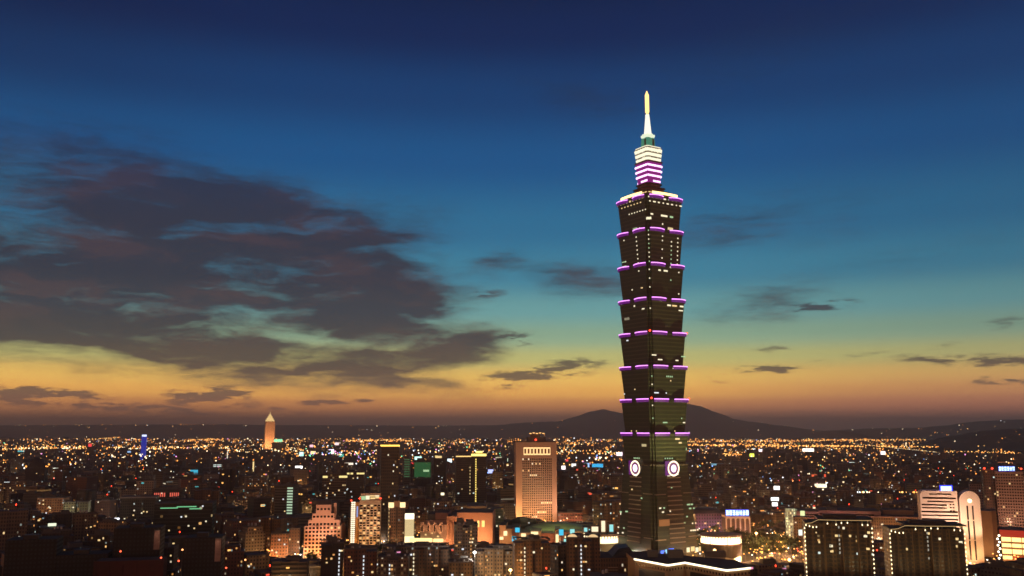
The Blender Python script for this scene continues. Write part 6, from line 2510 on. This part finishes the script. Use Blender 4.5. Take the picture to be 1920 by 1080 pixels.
pole = MB()
pole.tube((0, 0, 0), (0, 0, 8.2), .12, .07, METAL, 6)
pole.tube((0, 0, 8.2), (1.5, 0, 8.7), .06, .05, METAL, 5)
POLE_M = pole.mesh('pole')
HEADS = {}
for nm, col, st in (('orange', (1, .40, .09), 4.0), ('white', (1, .90, .74), 5.0), ('red', (1, .10, .04), 7.0)):
    hd = MB()
    hd.lathe([(.2, .45), (.62, .25), (.72, 0), (.5, -.32)], emit('lamp_' + nm, col, st), 10)
    ld = bpy.data.lights.new('lamp_light_' + nm, 'POINT')
    ld.energy = {'orange': 5200, 'white': 5000, 'red': 1500}[nm]
    ld.color = (1, .40, .10) if nm == 'orange' else col
    ld.shadow_soft_size = .7
    HEADS[nm] = (hd.mesh('lamp_head'), ld)


def street_lamp(X, Y, kind, label, group, light=True):
    e = tag(empty('street_lamp', (X, Y, 0), crnd.uniform(0, 6.28)), label, 'street lamp', group)
    put(POLE_M, 'pole', e)
    hm, ld = HEADS[kind]
    hd = put(hm, 'lamp_head', e, (1.5, 0, 8.6))
    if light:
        lo = bpy.data.objects.new('lamp_light', ld)
        COL.objects.link(lo)
        lo.parent = hd
        lo.location = (0, 0, -.9)
    return e


made = 0
tries = 0
while made < 44 and tries < 3000:
    tries += 1
    px, Y = crnd.uniform(1308, 1512), crnd.uniform(1000, 1340)
    X = x_at(px, Y)
    if visible(X, Y, 7) and footprint_free(X, Y, 0):
        street_lamp(X, Y, 'orange' if crnd.random() < .85 else 'white', 'orange globe street lamp shining among the dark park trees right of the skyscraper' if 1 else '', 'street lamps in the park', made < 16)
        made += 1
for (pa, ya, pb, yb, w), lab in zip(ROADS, ('orange street lamp along the avenue below the stepped peach block', 'street lamp beside the road left of the left bulb-strung tower', 'street lamp along the park road behind the drum building', 'street lamp along the street at the foot of the great tower')):
    A, B = Vector((x_at(pa, ya), ya, 0)), Vector((x_at(pb, yb), yb, 0))
    L = (B - A).length
    nn = Vector((-(B - A).y, (B - A).x, 0)).normalized()
    k = 0
    while k * 22 < L:
        for s in (-1, 1):
            P = A + (B - A).normalized() * (k * 22) + nn * s * (w / 2 + 2)
            if visible(P.x, P.y, 7, 0):
                street_lamp(P.x, P.y, 'orange', lab, lab.replace('street lamp', 'street lamps', 1), k % 2 == 0)
        k += 1
made = tries = 0
spots_l = [(565, 1010, 'white'), (575, 1000, 'orange'), (770, 905, 'orange'), (957, 865, 'orange'), (1480, 975, 'orange')]
while made < 210 and tries < 24000:
    tries += 1
    px, Y = crnd.uniform(0, 1915), 870 + 1300 * crnd.random() ** 1.2
    if px < 300 and Y < 1150 and crnd.random() < .8:
        continue
    X = x_at(px, Y)
    if not visible(X, Y, 6) or not footprint_free(X, Y, 0):
        continue
    if any(abs(c['X'] - X) < max(c['w'], c['d']) * .62 and abs(c['Y'] - Y) < max(c['w'], c['d']) * .62 for c in OWN):
        continue
    kd = crnd.choices(('orange', 'white', 'red'), (78, 16, 6))[0]
    o = street_lamp(X, Y, kd, None, 'street lamps between the city blocks', made < 150)
    AUTO.append((o, f'{kd} street lamp', '', X, Y, 8, 'lamp'))
    made += 1
for px, py, kd, yfix in ((568, 954, 'white', None), (551, 959, 'orange', None), (771, 1042, 'orange', 850), (957, 1069, 'orange', 790), (1362, 1003, 'orange', None), (93, 982, 'white', None), (219, 973, 'white', None), (1270, 962, 'orange', None),
                   (700, 1030, 'orange', 900), (1292, 1003, 'orange', None), (1340, 1032, 'orange', 870), (634, 1040, 'orange', 840), (890, 1036, 'white', 815), (1418, 1000, 'orange', None), (488, 958, 'orange', None), (1480, 1050, 'orange', 860)):
    Y = yfix or (CAM_Z - 22) / math.tan(math.atan((py - 540) / FPX) - PITCH)
    zt_ = z_at(py, Y)
    X = x_at(px, Y, zt_)
    e = tag(empty('light_mast', (X, Y, 0)), None, 'light mast', 'tall light masts among the blocks')
    k = MB()
    k.tube((0, 0, 0), (0, 0, zt_ - .8), .25, .12, METAL, 6)
    k.build('mast', e)
    k = MB()
    k.lathe([(.3, -1.0), (1.3, -.4), (1.5, .2), (.9, 1.0), (.2, 1.3)], emit('mast_lamp_' + kd, (1, .93, .8) if kd == 'white' else (1, .56, .18), 7.0), 12)
    q = k.build('lamp', e, (0, 0, zt_))
    ld = bpy.data.lights.new('mast_light', 'POINT')
    ld.energy, ld.color, ld.shadow_soft_size = 42000, ((1, .9, .75) if kd == 'white' else (1, .5, .16)), 1.6
    lo = bpy.data.objects.new('mast_light', ld)
    COL.objects.link(lo)
    lo.parent = q
    lo.location = (0, -2.2, -.5)
    AUTO.append((e, f'tall {kd} light mast', '', X, Y, zt_, 'mast'))
for px, py, kd in ((226, 1034, 'red'), (302, 1046, 'red'), (335, 1052, 'red'), (342, 1031, 'orange'), (293, 1066, 'red'), (460, 1050, 'orange'), (424, 1065, 'red')):
    Y = y_ground(py, 8.5) if py < 1060 else 850
    Y = min(Y, 760)
    zt_ = z_at(py, Y)
    X = x_at(px, Y, zt_)
    e = tag(empty('beacon_mast', (X, Y, 0)), None, 'beacon mast', 'masts at the lower left')
    k = MB()
    k.tube((0, 0, 0), (0, 0, zt_ - .5), .22, .10, METAL, 6)
    k.build('mast', e)
    k = MB()
    k.lathe([(.2, -.5), (.7, -.2), (.7, .4), (.2, .8)], emit('mast_' + kd, (1, .10, .04) if kd == 'red' else (1, .35, .12), 4), 10)
    k.build('lamp', e, (0, 0, zt_))
    AUTO.append((e, f'{kd} beacon mast', '', X, Y, zt_, 'mast'))

# ------------------------------------------------------------------ trees
LEAF = [solid('leaf_dark', (.030, .050, .018), .8, 0, .5, .6), solid('leaf_light', (.055, .080, .026), .8, 0, .5, .6)]
BARK = solid('bark', (.07, .05, .035), .9)


def tree_meshes(seed, hgt, wid, tall=False):
    rnd = random.Random(seed)
    t = MB()
    top = hgt * .55
    t.tube((0, 0, -.2), (rnd.uniform(-.3, .3), rnd.uniform(-.3, .3), top), .32, .16, BARK, 6)
    for k in range(5):
        a = k * 1.25 + rnd.uniform(-.3, .3)
        z = hgt * rnd.uniform(.3, .5)
        t.tube((0, 0, z), (math.cos(a) * wid * .6, math.sin(a) * wid * .6, z + hgt * .25), .13, .05, BARK, 4)
    tm = t.mesh('trunk')
    c = MB()
    clumps = [(rnd.gauss(0, wid * .42), rnd.gauss(0, wid * .42), hgt * rnd.uniform(.42, .95), rnd.uniform(.7, 1.3)) for _ in range(26)]
    for x, y, z, s in clumps:
        m = LEAF[1] if rnd.random() < .35 else LEAF[0]
        for _ in range(22):
            p = Vector((x, y, z)) + Vector((rnd.gauss(0, 1), rnd.gauss(0, 1), rnd.gauss(0, .7))) * s * .75
            n = Vector((rnd.gauss(0, 1), rnd.gauss(0, 1), rnd.gauss(0, 1) + .5)).normalized()
            a = n.orthogonal().normalized()
            d = n.cross(a)
            q = rnd.uniform(.28, .6)
            c.face([p + a * q, p + d * q * .7, p - a * q, p - d * q * .7], m)
    return tm, c.mesh('crown')


KINDS = [tree_meshes(1, 9.5, 3.6), tree_meshes(2, 8, 3.2), tree_meshes(3, 12, 4.2), tree_meshes(4, 7, 3.4)]


def tree(X, Y, label, group, s=1.0):
    e = tag(empty('broadleaf_tree', (X, Y, 0), crnd.uniform(0, 6.28)), label, 'tree', group)
    e.scale = (s, s, s)
    a, c = crnd.choice(KINDS)
    put(a, 'trunk', e)
    put(c, 'crown', e)


def grove(l, r, ya, yb, n, label, group, smax=1.5):
    made = tries = 0
    while made < n and tries < n * 30:
        tries += 1
        px, Y = crnd.uniform(l, r), crnd.uniform(ya, yb)
        X = x_at(px, Y)
        s = crnd.uniform(.9, smax)
        if visible(X, Y, 9 * s, 0) and footprint_free(X, Y, 3):
            if any(abs(c['X'] - X) < max(c['w'], c['d']) * .7 and abs(c['Y'] - Y) < max(c['w'], c['d']) * .7 for c in OWN):
                continue
            tree(X, Y, label, group, s)
            made += 1


grove(1308, 1510, 990, 1335, 120, 'leafy dark tree standing in the lamplit park right of the great skyscraper', 'trees in the park')
grove(700, 775, 905, 1000, 14, 'dark leafy tree at the foot of the domed brown tower', 'trees below the domed tower')
grove(520, 640, 905, 945, 16, 'leafy street tree under orange lamps below the stepped peach block', 'trees along the avenue', 1.2)
grove(1280, 1330, 1010, 1130, 10, 'dark tree between the great skyscraper and the dim purple hall', 'trees beside the purple hall')

# podium light and added fill: low spots that wash the great tower in dull amber
for (x, y, tz, wt, cl) in ((-58, -66, 160, .9e5, (.95, .86, .36)), (66, -80, 170, 1.3e5, (1, .80, .34)), (-40, -90, 300, 1.0e6, (.95, .88, .40)), (50, -110, 310, 2.0e6, (1, .86, .40)), (10, -75, 60, .7e5, (1, .6, .3))):
    ca, sa = math.cos(-TRZ), math.sin(-TRZ)
    lx, ly = x * ca - y * sa, x * sa + y * ca
    f_ = spot(tower, (lx, ly, 6), (lx * .2, ly * .2, tz), wt, 70, cl, 2.0, 'floodlight')

write_labels()

# ------------------------------------------------------------------ evening haze over the whole basin
hz = new_mat('haze_air')
nt = hz.node_tree
pv = nt.nodes.new('ShaderNodeVolumePrincipled')
pv.inputs['Color'].default_value = (1.0, 0.76, 0.70, 1)
pv.inputs['Density'].default_value = 7.6e-5
pv.inputs['Anisotropy'].default_value = 0.66
ho = nt.nodes.new('ShaderNodeOutputMaterial')
nt.links.new(pv.outputs[0], ho.inputs['Volume'])
b = MB()
b.box(-34000, 34000, -600, 44000, -3.0, 620.0, hz)
o = b.build('haze')
o['kind'] = 'stuff'
tag(o, 'thin evening haze lying over the city basin', 'haze')
